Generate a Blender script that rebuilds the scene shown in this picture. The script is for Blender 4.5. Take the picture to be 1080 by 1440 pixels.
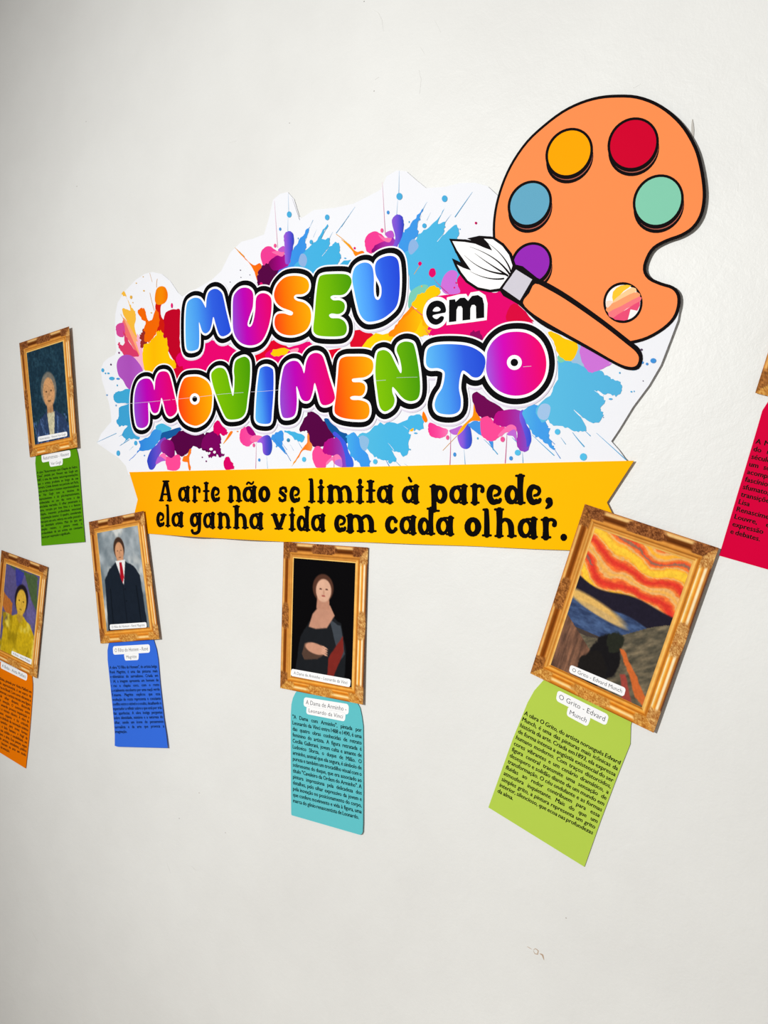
import bpy, math, random
import numpy as np
from mathutils import Matrix, Vector
from mathutils.geometry import delaunay_2d_cdt
random.seed(7); rng = np.random.default_rng(7)
for o in list(bpy.data.objects): bpy.data.objects.remove(o)
SC = bpy.context.scene; COL = SC.collection

# ------------------------------------------------------------------ camera
F = 1090.0; DIST = 1.374; CX, CZ = 1.00, 1.86          # lens in pixels of a 1080x1440 frame, metres to the wall, camera spot
YAW, PIT = math.radians(32.75), math.radians(1.5)
ca, sa, cb, sb = math.cos(YAW), math.sin(YAW), math.cos(PIT), math.sin(PIT)
RM = np.array([[ca, 0, sa], [0, 1, 0], [-sa, 0, ca]]) @ np.array([[1, 0, 0], [0, cb, -sb], [0, sb, cb]])
def _flat(u, v):
    c = np.array([(u-540)/F, (v-720)/F, 1.0]); t = 1/(c@RM[:, 2]); return np.array([t*(c@RM[:, 0]), t*(c@RM[:, 1])])
_d = _flat(891, 648) - _flat(183, 664); ROLL = math.atan2(_d[1], _d[0])   # the yellow banner hangs level
XA = math.cos(ROLL)*RM[:, 0] + math.sin(ROLL)*RM[:, 1]; DA = -math.sin(ROLL)*RM[:, 0] + math.cos(ROLL)*RM[:, 1]; NA = RM[:, 2]
CR = np.array([XA, NA, -DA])                            # camera (right, down, forward) -> world
cam = bpy.data.objects.new('camera', bpy.data.cameras.new('camera')); COL.objects.link(cam)
cam.data.sensor_fit = 'HORIZONTAL'; cam.data.sensor_width = 36; cam.data.lens = F/1080*36; cam.data.clip_start = .02
mx = Matrix.Identity(4)
for j, ax in enumerate(([1, 0, 0], [0, -1, 0], [0, 0, -1])):
    w = CR @ np.array(ax, float)
    for i in range(3): mx[i][j] = w[i]
mx[0][3], mx[1][3], mx[2][3] = CX, -DIST, CZ
cam.matrix_world = mx; SC.camera = cam

# ------------------------------------------------------------------ light
W = bpy.data.worlds.new('room_air'); SC.world = W; W.use_nodes = True
W.node_tree.nodes['Background'].inputs[0].default_value = (1.0, .965, .92, 1); W.node_tree.nodes['Background'].inputs[1].default_value = .27
L = bpy.data.lights.new('key_spot_light', 'SPOT'); L.energy = 1125; L.color = (.995, 1, .975); L.shadow_soft_size = .10; L.spot_size = math.radians(78); L.spot_blend = 1  # unseen key lamp, side taken from cast shadows; spot cone added to darken outer wall
LO = bpy.data.objects.new('key_spot_light', L); COL.objects.link(LO); LO.location = (-1.5, -5.1, 3.3)
LO.rotation_euler = (Vector((1.37, 0, 1.28))-LO.location).to_track_quat('-Z', 'Y').to_euler()
V = SC.view_settings; V.view_transform = 'Standard'; V.look = 'None'; V.gamma = 1; V.use_curve_mapping = False; V.exposure = 0.0

# ------------------------------------------------------------------ helpers
def P(u, v):                                            # photograph pixel -> metres on the wall (x, z)
    u = np.asarray(u, float); v = np.asarray(v, float)
    c = np.stack([(u-540)/F, (v-720)/F, np.ones_like(u)], -1); w = c @ CR.T; t = DIST/w[..., 1]
    return np.stack([CX+t*w[..., 0], CZ+t*w[..., 2]], -1)
ZM = dict(A=(120, 220, 3.6), B=(380, 220, 3.6), C=(600, 120, 1080/410), D=(120, 440, 3.6), E=(380, 440, 3.6), G=(640, 440, 3.6), H=(160, 620, 3.0),
    a=(130, 370, 7.2), b=(130, 510, 7.2), c=(260, 540, 7.2), d=(400, 550, 7.2), e=(540, 550, 7.2), f=(680, 540, 7.2), g=(770, 450, 7.2),
    h=(320, 260, 6.353), i=(480, 240, 6.353), j=(560, 330, 5.4), k=(340, 470, 4.909), p=(0, 0, 1),
    sc=(680, 690, 2.667), s2=(740, 850, 5.143), ld=(380, 740, 3.2), l2=(400, 960, 6.545), mg=(110, 700, 3.893), m2=(145, 895, 9.0),
    vg=(0, 440, 4.0), v2=(40, 620, 9.6), mf=(0, 750, 4.116), f2=(0, 915, 8.47), ml=(1000, 560, 5.7625), mk=(1000, 470, 4.0))
def pts(key, s):                                        # "x,y x,y ..." measured on an enlargement -> wall metres
    q = np.array([[float(t) for t in w.split(',')] for w in s.split()]) if isinstance(s, str) else np.array(s, float)
    ox, oy, k = ZM[key]; return P(ox+q[:, 0]/k, oy+q[:, 1]/k)
def smooth(q, n=4):
    m = len(q); out = []
    for i in range(m):
        a, b, c, d = q[i-1], q[i], q[(i+1) % m], q[(i+2) % m]
        for k in range(n):
            t = k/n; out.append(.5*((2*b)+(-a+c)*t+(2*a-5*b+4*c-d)*t*t+(-a+3*b-3*c+d)*t**3))
    return np.array(out)
def ccw(q): x, y = q[:, 0], q[:, 1]; return q if np.sum(x*np.roll(y, -1)-np.roll(x, -1)*y) > 0 else q[::-1]
def inside(q, T):
    x, y = T[:, 0][:, None], T[:, 1][:, None]; a, b = q, np.roll(q, -1, 0)
    c = (a[:, 1] > y) != (b[:, 1] > y)
    with np.errstate(divide='ignore', invalid='ignore'): xi = (b[:, 0]-a[:, 0])*(y-a[:, 1])/(b[:, 1]-a[:, 1])+a[:, 0]
    return (np.sum(c & (x < xi), 1) % 2) == 1
def dist(q, T, closed=True):
    a = q if closed else q[:-1]; b = np.roll(q, -1, 0) if closed else q[1:]
    ab = b-a; L = np.sum(ab*ab, 1)+1e-18; ap = T[:, None]-a[None]
    t = np.clip(np.sum(ap*ab, 2)/L, 0, 1); return np.sqrt(np.min(np.sum((ap-t[..., None]*ab)**2, 2), 1))
def offset(q, d):                                       # outward for a CCW loop
    q = ccw(q); e = np.roll(q, -1, 0)-q; n = np.stack([e[:, 1], -e[:, 0]], 1); n /= np.linalg.norm(n, axis=1)[:, None]+1e-12
    m = n+np.roll(n, 1, 0); m /= np.linalg.norm(m, axis=1)[:, None]+1e-9; return q+m*d
def tri(loops, member, extra=None):                     # triangulate loops, keep triangles whose centre passes member()
    vs, es = [], []
    for q in loops:
        b = len(vs); vs += [Vector(p) for p in (q*1000).tolist()]; es += [(b+i, b+(i+1) % len(q)) for i in range(len(q))]
    if extra is not None: vs += [Vector(p) for p in (extra*1000).tolist()]
    v, _, f, *_ = delaunay_2d_cdt(vs, es, [], 0, 1e-4)
    v = np.array([tuple(p) for p in v])/1000; f = np.array([t for t in f if len(t) == 3])
    if not len(f): return v, f
    keep = member(v[f].mean(1)); f = f[keep]
    a, b, c = v[f[:, 0]], v[f[:, 1]], v[f[:, 2]]
    cr = (b[:, 0]-a[:, 0])*(c[:, 1]-a[:, 1])-(b[:, 1]-a[:, 1])*(c[:, 0]-a[:, 0]); f[cr < 0] = f[cr < 0][:, ::-1]
    u = np.unique(f); mp = -np.ones(len(v), int); mp[u] = np.arange(len(u)); return v[u], mp[f]
def gridpts(q, s, mem):
    lo, hi = q.min(0), q.max(0); X, Y = np.meshgrid(np.arange(lo[0]+s/2, hi[0], s), np.arange(lo[1]+s/2, hi[1], s)); T = np.stack([X.ravel(), Y.ravel()], 1)
    return T[mem(T)] if len(T) else T
def lin(c): c = np.asarray(c, float)/255; return np.where(c <= .04045, c/12.92, ((c+.055)/1.055)**2.4)
LAY = 8e-6
def mesh(name, v2, faces, z, color, parent=None, mat=None, solid=0.0, lift=None):
    """one object: wall coords v2, z metres in front of the sheet's back, color constant or per vertex (sRGB), solid = slab depth"""
    v2 = np.asarray(v2); faces = [tuple(int(i) for i in f) for f in faces]; n = len(v2)
    zz = np.full(n, float(z)) if np.isscalar(z) else np.asarray(z)
    zz = zz+(lift(v2) if lift else 0)
    v2 = v2+(np.array([CX, CZ])-v2)*(zz/DIST)[:, None]   # what was measured lies this far in front of the wall
    V3 = np.stack([v2[:, 0], -zz, v2[:, 1]], 1); F2 = list(faces)
    cl = np.broadcast_to(lin(color), (n, 3)).copy()
    if solid:
        ed = {}
        for f in faces:
            for i in range(len(f)): e = (f[i], f[(i+1) % len(f)]); ed[e] = 1
        V3 = np.concatenate([V3, V3+[0, solid, 0]]); cl = np.concatenate([cl, cl])
        F2 += [tuple(i+n for i in reversed(f)) for f in faces]
        F2 += [(e[0], e[0]+n, e[1]+n, e[1]) for e in ed if (e[1], e[0]) not in ed]
    me = bpy.data.meshes.new(name); me.from_pydata(V3.tolist(), [], F2); me.update()
    at = me.color_attributes.new('print', 'FLOAT_COLOR', 'POINT'); at.data.foreach_set('color', np.concatenate([cl, np.ones((len(cl), 1))], 1).ravel().astype(np.float32))
    me.materials.append(mat or PRINT); o = bpy.data.objects.new(name, me); COL.objects.link(o)
    if parent: o.parent = parent; o.matrix_parent_inverse = Matrix.Translation(-Vector(ORG[parent.name])) if parent.name in ORG else Matrix.Identity(4)
    return o
ORG = {}
def thing(name, label, cat, at, group=None):
    o = bpy.data.objects.new(name, None); COL.objects.link(o); o.empty_display_size = .05; o.location = (at[0], 0, at[1]); ORG[o.name] = (at[0], 0, at[1])
    o['label'] = label; o['category'] = cat
    if group: o['group'] = group
    return o
def dens(q, s):                                         # no edge longer than s, so that a sheet can bend
    o = []
    for a, b in zip(q, np.roll(q, -1, 0)):
        m = max(1, int(math.ceil(np.linalg.norm(b-a)/s))); o += [a+(b-a)*k/m for k in range(m)]
    return np.array(o)
def fill(name, q, z, color, parent, holes=(), grid=0, **k):
    if grid: q = dens(q, grid)
    mem = lambda T: inside(q, T) & ~np.any([inside(h, T) for h in holes], 0) if holes else inside(q, T)
    v, f = tri([q]+list(holes), mem, gridpts(q, grid, mem) if grid else None)
    return mesh(name, v, f, z, color(v) if callable(color) else color, parent, **k)
def grad(q, stops, tilt=0.0):
    s = lambda T: T[:, 0]+tilt*T[:, 1]; a, b = s(q).min(), s(q).max(); st = np.array(stops, float)
    def fn(T): t = (s(T)-a)/(b-a); return np.stack([np.interp(t, np.linspace(0, 1, len(st)), st[:, i]) for i in range(3)], 1)
    return fn
def circ(c, r, n=20, ry=None, rot=0):
    t = np.linspace(0, 2*math.pi, n, endpoint=False); x, y = r*np.cos(t), (ry or r)*np.sin(t); return np.stack([c[0]+x*math.cos(rot)-y*math.sin(rot), c[1]+x*math.sin(rot)+y*math.cos(rot)], 1)
def stroke_loop(p, r):                                  # outline of a tapering brush line p (n,2) with radii r
    p = np.asarray(p, float); r = np.broadcast_to(r, len(p)); t = np.gradient(p, axis=0); t /= np.linalg.norm(t, axis=1)[:, None]+1e-12; n = np.stack([-t[:, 1], t[:, 0]], 1)
    a0 = math.atan2(n[0][1], n[0][0]); a1 = math.atan2(-n[-1][1], -n[-1][0])
    cap0 = [p[0]+r[0]*np.array([math.cos(a0+s), math.sin(a0+s)]) for s in np.linspace(.5, math.pi-.5, 4)]
    cap1 = [p[-1]+r[-1]*np.array([math.cos(a1+s), math.sin(a1+s)]) for s in np.linspace(.5, math.pi-.5, 4)]
    return np.array(list((p+n*r[:, None])[::-1])+cap0+list(p-n*r[:, None])+cap1)
def multi(name, loops, z, color, parent, **k):          # several separate loops as one mesh; loops of their own colour allowed
    VV, FF, CC, b = [], [], [], 0
    for i, q in enumerate(loops):
        v, f = tri([q], lambda T: inside(q, T)); VV.append(v); FF.append(f+b if len(f) else np.zeros((0, 3), int)); b += len(v)
        CC.append(np.tile(np.array(color[i] if isinstance(color, list) else color, float), (len(v), 1)))
    return mesh(name, np.concatenate(VV), np.concatenate(FF), z, np.concatenate(CC), parent, **k)

# ------------------------------------------------------------------ materials
def mat(name):
    m = bpy.data.materials.new(name); m.use_nodes = True; t = m.node_tree; return m, t, t.nodes['Principled BSDF']
def node(t, kind, **k):
    n = t.nodes.new(kind)
    for a, b in k.items():
        if a.startswith('i_'): n.inputs[a[2:].replace('_', ' ')].default_value = b
        else: setattr(n, a, b)
    return n
PRINT, t, b = mat('printed_paper'); ca_ = node(t, 'ShaderNodeVertexColor', layer_name='print'); t.links.new(ca_.outputs[0], b.inputs['Base Color'])
b.inputs['Roughness'].default_value = .55; b.inputs['Specular IOR Level'].default_value = .02
tc = node(t, 'ShaderNodeTexCoord'); nz = node(t, 'ShaderNodeTexNoise', i_Scale=9, i_Detail=2); t.links.new(tc.outputs['Object'], nz.inputs['Vector'])
bp = node(t, 'ShaderNodeBump', i_Strength=.12, i_Distance=.01); t.links.new(nz.outputs[0], bp.inputs['Height']); t.links.new(bp.outputs[0], b.inputs['Normal'])

WALLM, t, b = mat('rolled_wall_paint'); tc = node(t, 'ShaderNodeTexCoord')
def noise(sc, det, rough=.5, dist=0.0, vec=None):
    n = node(t, 'ShaderNodeTexNoise', i_Scale=sc, i_Detail=det, i_Roughness=rough, i_Distortion=dist); t.links.new(vec or tc.outputs['Object'], n.inputs['Vector']); return n.outputs[0]
big = noise(1.6, 3); mid = noise(9, 4, .6)
mixf = node(t, 'ShaderNodeMath', operation='MULTIPLY_ADD'); t.links.new(mid, mixf.inputs[0]); mixf.inputs[1].default_value = .45; t.links.new(big, mixf.inputs[2])
rp = node(t, 'ShaderNodeValToRGB'); rp.color_ramp.elements[0].position = .45; rp.color_ramp.elements[0].color = (.76, .755, .74, 1); rp.color_ramp.elements[1].position = 1.0; rp.color_ramp.elements[1].color = (.835, .835, .82, 1)
t.links.new(mixf.outputs[0], rp.inputs[0]); t.links.new(rp.outputs[0], b.inputs['Base Color'])
b.inputs['Roughness'].default_value = .42; b.inputs['Specular IOR Level'].default_value = .35
def madd(a, k, c=None):
    m = node(t, 'ShaderNodeMath', operation='MULTIPLY_ADD'); t.links.new(a, m.inputs[0]); m.inputs[1].default_value = k
    if c is not None: t.links.new(c, m.inputs[2])
    else: m.inputs[2].default_value = 0
    return m.outputs[0]
h = madd(noise(260, 3, .6), .30, madd(noise(75, 4, .6, .6), .55, madd(noise(14, 4, .55, 1.0), 1.1)))
bp = node(t, 'ShaderNodeBump', i_Strength=.42, i_Distance=.0016); t.links.new(h, bp.inputs['Height']); t.links.new(bp.outputs[0], b.inputs['Normal'])
FLOORM, t, b = mat('grey_floor_tiles'); tc = node(t, 'ShaderNodeTexCoord'); nz2 = node(t, 'ShaderNodeTexNoise', i_Scale=30, i_Detail=5); t.links.new(tc.outputs['Object'], nz2.inputs['Vector'])
rp = node(t, 'ShaderNodeValToRGB'); rp.color_ramp.elements[0].color = (.36, .31, .25, 1); rp.color_ramp.elements[1].color = (.50, .44, .37, 1); t.links.new(nz2.outputs[0], rp.inputs[0]); t.links.new(rp.outputs[0], b.inputs['Base Color']); b.inputs['Roughness'].default_value = .35

# ------------------------------------------------------------------ setting
def box(name, x0, x1, y0, y1, z0, z1, m, par=None):
    me = bpy.data.meshes.new(name); v = [(x, y, z) for x in (x0, x1) for y in (y0, y1) for z in (z0, z1)]
    me.from_pydata(v, [], [(0, 1, 3, 2), (4, 6, 7, 5), (0, 4, 5, 1), (2, 3, 7, 6), (0, 2, 6, 4), (1, 5, 7, 3)]); me.update(); me.materials.append(m)
    o = bpy.data.objects.new(name, me); COL.objects.link(o); o['kind'] = 'structure'; return o
WALL = box('wall_back', -3.4, 3.6, 0, .12, 0, 3.6, WALLM)
FLOOR = box('floor', -3.4, 3.6, -6.0, .12, -.1, 0, FLOORM)

# small marks on the wall itself
BUMPM, t, b = mat('paint_ridge'); b.inputs['Base Color'].default_value = (.74, .735, .715, 1); b.inputs['Roughness'].default_value = .4
def ridge(name, key, s, r, hgt=.00022, color=None, z=0):
    q = pts(key, s); k = []
    for i in range(len(q)-1):
        for tt in np.linspace(0, 1, 5)[:-1]: k.append(q[i]*(1-tt)+q[i+1]*tt)
    k.append(q[-1]); lo = stroke_loop(np.array(k), r*np.sin(np.linspace(.25, math.pi-.25, len(k))))
    v, f = tri([lo], lambda T: inside(lo, T)); o = mesh(name, v, f, hgt, color or (221, 220, 216), None, mat=None if color else BUMPM, solid=hgt*.95); o.parent = WALL; return o
ridge('scratch', 'p', '524,13 532,18 537,28 539,44', .0007); ridge('scratch', 'p', '589,98 592,112 590,132', .0007)
ridge('scratch', 'p', '591,66 597,76', .0006); ridge('scratch', 'p', '611,28 620,46', .0005); ridge('scratch', 'p', '268,1217 276,1224', .0012)
ridge('scratch', 'p', '234,1212 240,1228', .0006); ridge('scratch', 'p', '43,1305 55,1328', .0012); ridge('scratch', 'p', '322,201 332,198', .0007)
ridge('scratch', 'p', '533,108 527,112', .0007); ridge('scratch', 'p', '901,118 890,124', .0006)
ridge('tape_strip', 'p', '973.5,168 974,183 974,200', .0022, .0012, (196, 192, 186))
ridge('scratch', 'p', '1038,257 1037,270', .0005)
for s, r in (('750,1336 753,1334 757,1337 756,1342 752,1341 750,1337', .0009), ('759,1341 763,1343 765,1350', .0016), ('741,1331 748,1335', .0006)):
    ridge('stain', 'p', s, r, .00012, (186, 160, 136))
for u, v, c in ((108, 262, (120, 110, 100)), (121, 171, (150, 145, 140)), (252, 1151, (120, 110, 105)), (280, 1115, (165, 145, 130)), (317, 1171, (170, 160, 150)), (512, 2, (110, 110, 105)), (407, 173, (150, 145, 140)), (526, 128, (150, 145, 140)), (796, 1291, (170, 160, 150))):
    q = circ(P(u, v), .0011, 10); o = fill('speck', q, .00015, c, None, solid=.00014); o.parent = WALL

# ------------------------------------------------------------------ title poster
L1 = P(540, 450)
POSTER = thing('title_poster', 'large cut-out title poster with rainbow bubble lettering, paint splashes, palette and yellow banner', 'poster', L1)
xl, xr = P(140, 640)[0], P(990, 300)[0]
ctrs = [(P(268, 756), .072, .019), (P(345, 760), .085, .011), (P(560, 764), .10, .003), (P(137, 624), .035, .004)]
def LIFT(T):
    t = np.clip((T[:, 0]-xl)/(xr-xl), 0, 1); z = .0006+.0052*t**2.2
    for c, r, a in ctrs: z = z+a*np.exp(-((T[:, 0]-c[0])/r)**2-((T[:, 1]-c[1])/(r*.55))**2)
    return z
LF = dict(lift=LIFT)
sheet = np.concatenate([pts('D', '60,660 80,612 108,578 132,550 128,500 118,450 98,385 84,340 78,285 92,250 118,228 150,212 158,190'),
    pts('A', '152,930 150,860 152,800 163,742 195,688 255,625 300,595 340,585 390,597 430,630 470,690 492,708 560,672 640,625 688,580 735,485 790,432 850,416 905,395 930,310 950,220 985,190 1025,180'),
    pts('B', '95,188 120,215 148,305 160,312 220,272 330,260 420,240 500,200 560,168 590,100 640,72 690,76 740,120 790,160 880,155 960,135 1035,133 1100,150'),
    pts('p', '700,275 760,300 850,330 880,420'), pts('C', '938,822 930,870 900,950 868,1030'), pts('G', '1080,165 1040,265 980,368 900,475 830,590 790,650 830,695 868,748'),
    pts('p', '880,652 181,668'), pts('D', '205,775 170,735 120,702')])
fill('backing_sheet', sheet, .0004, (239, 240, 247), POSTER, grid=.01, solid=.0004, **LF)
band = np.concatenate([pts('p', '181.7,663.9 891.4,647.8'), pts('p', '853.3,706.7 859.4,719.2 885,777 807,774 749,772'), pts('p', '667,768 578,765 500,762 400,762 310,757 260,754 208,750.5 183,748'), pts('D', '252,1000 265,945')])
BANNER = fill('banner', band, .0016, grad(band, [(253, 168, 0), (255, 178, 0), (255, 194, 0), (255, 190, 0), (255, 186, 0)]), POSTER, grid=.0042, solid=.0014, **LF)
BANNER['label'] = 'yellow swallow-tailed banner strip with black lettering'

LV = [.00042]
def nz_(): LV[0] += LAY; return LV[0]
SKY, BLU, RED, CRI, MAG, PNK, HOT = (76, 180, 226), (62, 146, 230), (190, 0, 36), (222, 0, 42), (228, 0, 110), (240, 70, 150), (250, 72, 150)
PUR, ORG_, AMB, YEL, PLU, VIO, LIL = (176, 84, 190), (242, 108, 0), (250, 184, 66), (255, 198, 0), (84, 0, 66), (106, 76, 214), (196, 112, 216)
BL = []
def blob(key, col, s, jag=0.0, n=4):
    q = smooth(pts(key, s), n)
    if jag: q = offset(q, rng.normal(0, jag*.0045, len(q))[:, None])
    BL.append(1); g2 = None
    o = fill('paint_splash', q, nz_(), grad(q, col) if isinstance(col, list) else col, POSTER, grid=.008 if isinstance(col, list) else 0, **LF); return o
# left cluster
blob('a', (245, 178, 208), '440,740 470,730 495,800 510,860 525,960 530,1080 480,1080 420,1010 350,960 400,930', .3)
blob('a', (150, 42, 36), '510,670 545,700 550,800 520,850 495,860 485,810 490,780 478,730 500,705', .4)
blob('a', RED, '890,490 850,468 790,472 745,500 722,560 700,680 720,760 770,900 840,1010 870,1080 1000,1085 960,1000 900,900 885,760', .15)
blob('b', [(190, 0, 36), (210, 0, 45), (226, 0, 90)], '830,-20 1000,-60 1130,-60 1130,80 1000,60 900,90 860,130 830,60')
blob('a', (205, 25, 10), '640,400 700,400 690,460 695,530 725,600 720,700 640,700 640,600', .15)
blob('a', [(240, 128, 0), (243, 140, 0), (240, 110, 0)], '640,290 660,250 700,233 740,250 762,310 755,370 720,412 660,420 632,380')
blob('a', (240, 102, 0), '458,500 475,462 510,455 535,480 550,540 560,575 600,570 640,470 668,500 680,600 660,650 640,720 590,780 570,805 530,790 525,740 535,700 515,670 540,600 500,570', .25)
blob('a', (246, 186, 60), '300,470 345,465 385,480 345,345 310,330 295,310 320,285 335,310 370,400 395,445 430,490 440,560 425,640 450,760 400,700 340,580', .2)
blob('a', (250, 170, 120), '310,560 350,590 400,680 460,790 440,800 480,930 430,890 360,740', .1)
blob('a', (240, 112, 110), '305,640 320,580 400,760 470,930 440,900 340,740', .1)
blob('a', (212, 72, 150), '236,650 250,620 290,605 320,620 330,700 310,745 265,745 240,700', .15)
blob('a', (216, 56, 105), '310,680 340,740 400,840 475,935 430,950 370,940 320,930 275,870 260,810 275,805 290,830 325,815 320,760', .25)
blob('a', [(255, 202, 0), (250, 184, 0), (255, 196, 0), (255, 190, 0)], '510,870 530,825 580,800 600,765 640,740 645,700 680,680 712,700 722,745 755,770 760,830 790,960 835,990 850,1060 845,1110 700,1150 540,1100 510,980', .3)
blob('b', [(176, 86, 192), (170, 78, 186), (178, 88, 196)], '245,30 265,-40 320,-78 390,-72 450,-20 510,80 470,160 420,290 350,250 310,180 265,130')
blob('b', (62, 166, 214), '212,345 225,310 260,290 300,285 340,265 400,290 400,420 330,410 260,412 220,385', .2)
blob('b', (60, 160, 212), '265,470 300,440 400,425 420,640 330,640 270,645 245,590 268,540', .25)
blob('b', (66, 164, 214), '300,735 330,680 400,620 480,760 400,780 360,775 280,845 340,780', .3)
blob('b', (72, 178, 220), '640,650 700,615 760,640 800,670 720,720 670,730')
blob('b', (20, 88, 158), '690,720 770,690 880,655 900,680 820,750 690,790')
blob('b', [(40, 120, 220), (52, 140, 224), (60, 150, 226)], '470,790 560,760 640,680 700,700 680,780 640,840 590,880 480,900 370,1000 430,930 480,870 480,810', .35)
blob('b', [(40, 66, 190), (96, 76, 204), (150, 60, 180)], '555,980 590,890 650,830 690,780 740,760 740,850 680,930 660,1000 620,1075 580,1080 560,1030')
blob('b', PLU, '780,790 860,710 920,690 1100,720 1160,760 1150,850 1080,860 990,850 960,900 920,950 860,930 820,860', .3)
blob('b', [(150, 40, 150), (140, 10, 120), (130, 0, 96)], '690,830 730,780 800,790 830,850 830,950 790,965 740,930 700,900')
blob('b', HOT, '740,960 790,965 850,930 890,950 890,1040 870,1080 760,1080', .2)
blob('b', (250, 110, 180), '680,940 720,915 745,940 740,990 690,980')
blob('b', (182, 92, 206), '660,960 690,950 740,990 700,1000 640,1030')
blob('b', (250, 120, 20), '990,850 1000,900 980,960 995,1080 975,1080 960,1010 915,1000 920,950 960,935', .15)
# bottom, between the word and the banner
blob('c', PLU, '-30,700 -60,600 0,520 120,560 250,500 330,530 366,580 350,630 370,700 360,740 300,690 200,690 150,640 60,640 20,720', .5)
blob('c', (120, 0, 92), '170,560 300,470 370,560 345,620 365,700 400,720 360,745 330,700 280,740 240,735 250,680 180,650', .5)
blob('c', (216, 0, 100), '280,450 330,370 400,440 432,490 410,515 360,505 330,520', .3)
blob('c', (216, 0, 100), '395,780 430,735 470,780 496,830 492,862 410,864', .25)
blob('c', [(250, 180, 40), (250, 120, 10), (250, 130, 30)], '385,610 430,530 460,480 485,485 450,540')
blob('c', [(242, 60, 150), (240, 80, 160)], '553,530 570,460 640,430 700,500 720,560 680,600 640,630 590,615 560,580', .15)
blob('c', (165, 0, 120), '620,440 660,430 720,520 650,510')
blob('c', (246, 110, 170), '700,520 780,530 760,570 690,590 660,560')
blob('c', [(176, 100, 220), (150, 90, 220), (80, 70, 200), (36, 70, 180)], '730,590 790,530 850,520 880,580 882,660 860,715 820,722 790,690 780,600')
blob('c', (58, 146, 230), '860,560 900,500 980,470 1000,540 980,600 1020,690 1025,715 950,640 905,590 880,560', .3)
blob('c', (66, 176, 226), '1000,480 1080,480 1200,520 1190,590 1130,570 1060,520', .25)
blob('d', PLU, '150,390 220,240 290,210 400,290 480,400 500,480 440,540 395,570 290,555 240,490 240,410 190,410', .35)
blob('d', (16, 88, 158), '400,290 460,290 560,400 640,440 640,520 560,520 470,410', .2)
blob('d', [(250, 180, 40), (252, 130, 10), (250, 120, 20), (252, 150, 80)], '70,765 110,700 180,580 230,520 238,420 260,510 285,560 265,605 190,600 130,690', .15)
blob('d', HOT, '283,640 305,575 350,555 400,600 480,650 430,740 410,775 330,775 295,730', .15)
blob('d', [(186, 0, 128), (170, 20, 140), (150, 50, 170), (120, 80, 210)], '390,600 410,520 460,480 520,470 550,465 590,500 620,580 640,690 640,770 575,770 560,700 480,655 410,635', .2)
blob('d', (250, 120, 180), '425,720 490,660 540,640 580,690 575,765 510,740 480,700 430,745')
blob('d', (190, 110, 214), '510,710 550,690 580,700 582,768 520,745')
blob('d', [(70, 80, 220), (60, 90, 226), (52, 100, 226)], '490,440 510,410 560,450 620,520 650,620 690,690 695,765 630,770 610,640 560,500')
blob('d', [(70, 175, 232), (60, 152, 236), (56, 150, 236)], '620,450 700,425 760,500 800,600 850,660 858,765 780,765 740,710 700,690 650,600 635,520', .3)
blob('d', [(84, 186, 226), (72, 180, 228), (70, 180, 230)], '740,440 860,410 940,340 1080,320 1200,310 1280,250 1390,245 1412,330 1395,385 1330,395 1290,390 1262,420 1285,450 1250,520 1265,590 1220,650 1150,620 1090,600 1130,710 1060,730 1040,700 960,690 900,650 850,600 800,520', .3)
blob('d', (140, 186, 226), '760,470 800,450 855,490 840,570 810,605 770,560')
blob('e', (255, 190, 20), '262,405 275,385 300,375 290,405')
blob('e', (255, 124, 0), '385,255 400,205 440,290 420,318 395,290')
blob('e', [(240, 50, 140), (244, 70, 155), (250, 120, 180)], '450,370 465,315 560,360 640,385 640,430 600,465 550,480 490,465 455,425', .1)
blob('e', (190, 104, 212), '660,400 720,375 790,350 760,430 700,440')
blob('e', [(160, 96, 220), (140, 90, 220), (70, 80, 215), (40, 76, 196)], '745,450 800,360 860,330 890,470 880,550 840,585 790,575 760,530')
blob('e', BLU, '850,330 960,300 1010,270 1090,420 1110,600 1050,500 980,450 890,380', .2)
blob('e', [(250, 196, 40), (255, 150, 0), (255, 130, 10)], '740,450 780,370 860,290 900,240 910,110 930,200 960,250 980,300 900,300 850,330 800,400')
blob('e', (108, 0, 80), '890,40 960,25 1080,100 1240,220 1220,330 1080,280 980,260 920,180', .25)
blob('f', HOT, '-35,370 -10,340 60,335 110,390 170,430 210,440 150,540 80,575 0,545 -30,480', .15)
blob('f', [(190, 0, 130), (176, 20, 140), (160, 50, 170), (120, 80, 210)], '100,370 150,280 370,270 420,480 470,600 440,680 380,680 335,610 335,470 210,435 130,410', .1)
blob('f', (250, 110, 175), '145,520 220,440 280,410 330,440 320,500 230,490 180,530')
blob('f', (192, 104, 212), '240,500 320,460 335,590 300,530 250,520')
blob('f', [(130, 90, 220), (86, 84, 220), (50, 80, 210)], '370,280 410,270 430,400 470,470 482,580 440,640 430,560 390,430 365,360')
blob('f', [(80, 178, 232), (66, 156, 234), (66, 156, 234)], '400,270 550,210 640,390 668,450 660,520 690,600 722,650 710,672 620,600 570,545 520,520 480,470 430,400', .3)
blob('g', [(92, 188, 228), (86, 182, 226), (84, 178, 224)], '-110,900 20,760 100,600 110,420 250,410 360,450 520,505 600,560 660,600 720,620 748,680 735,740 690,772 620,750 560,750 500,720 580,800 575,850 535,910 562,950 550,1000 500,1045 420,1030 340,980 400,1110 330,1120 250,1120 180,1080 60,1070 0,1010 -60,1040', .25)
blob('f', (160, 194, 232), '545,280 580,210 640,200 678,240 655,340 610,365 560,340')
blob('g', (154, 190, 222), '240,420 300,300 300,230 350,240 340,330 380,470 300,440')
blob('g', (120, 204, 176), '100,370 150,350 180,410 120,430')
blob('g', YEL, '0,130 60,120 180,190 300,240 298,320 260,400 200,415 140,380 100,330 60,220', .1)
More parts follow.
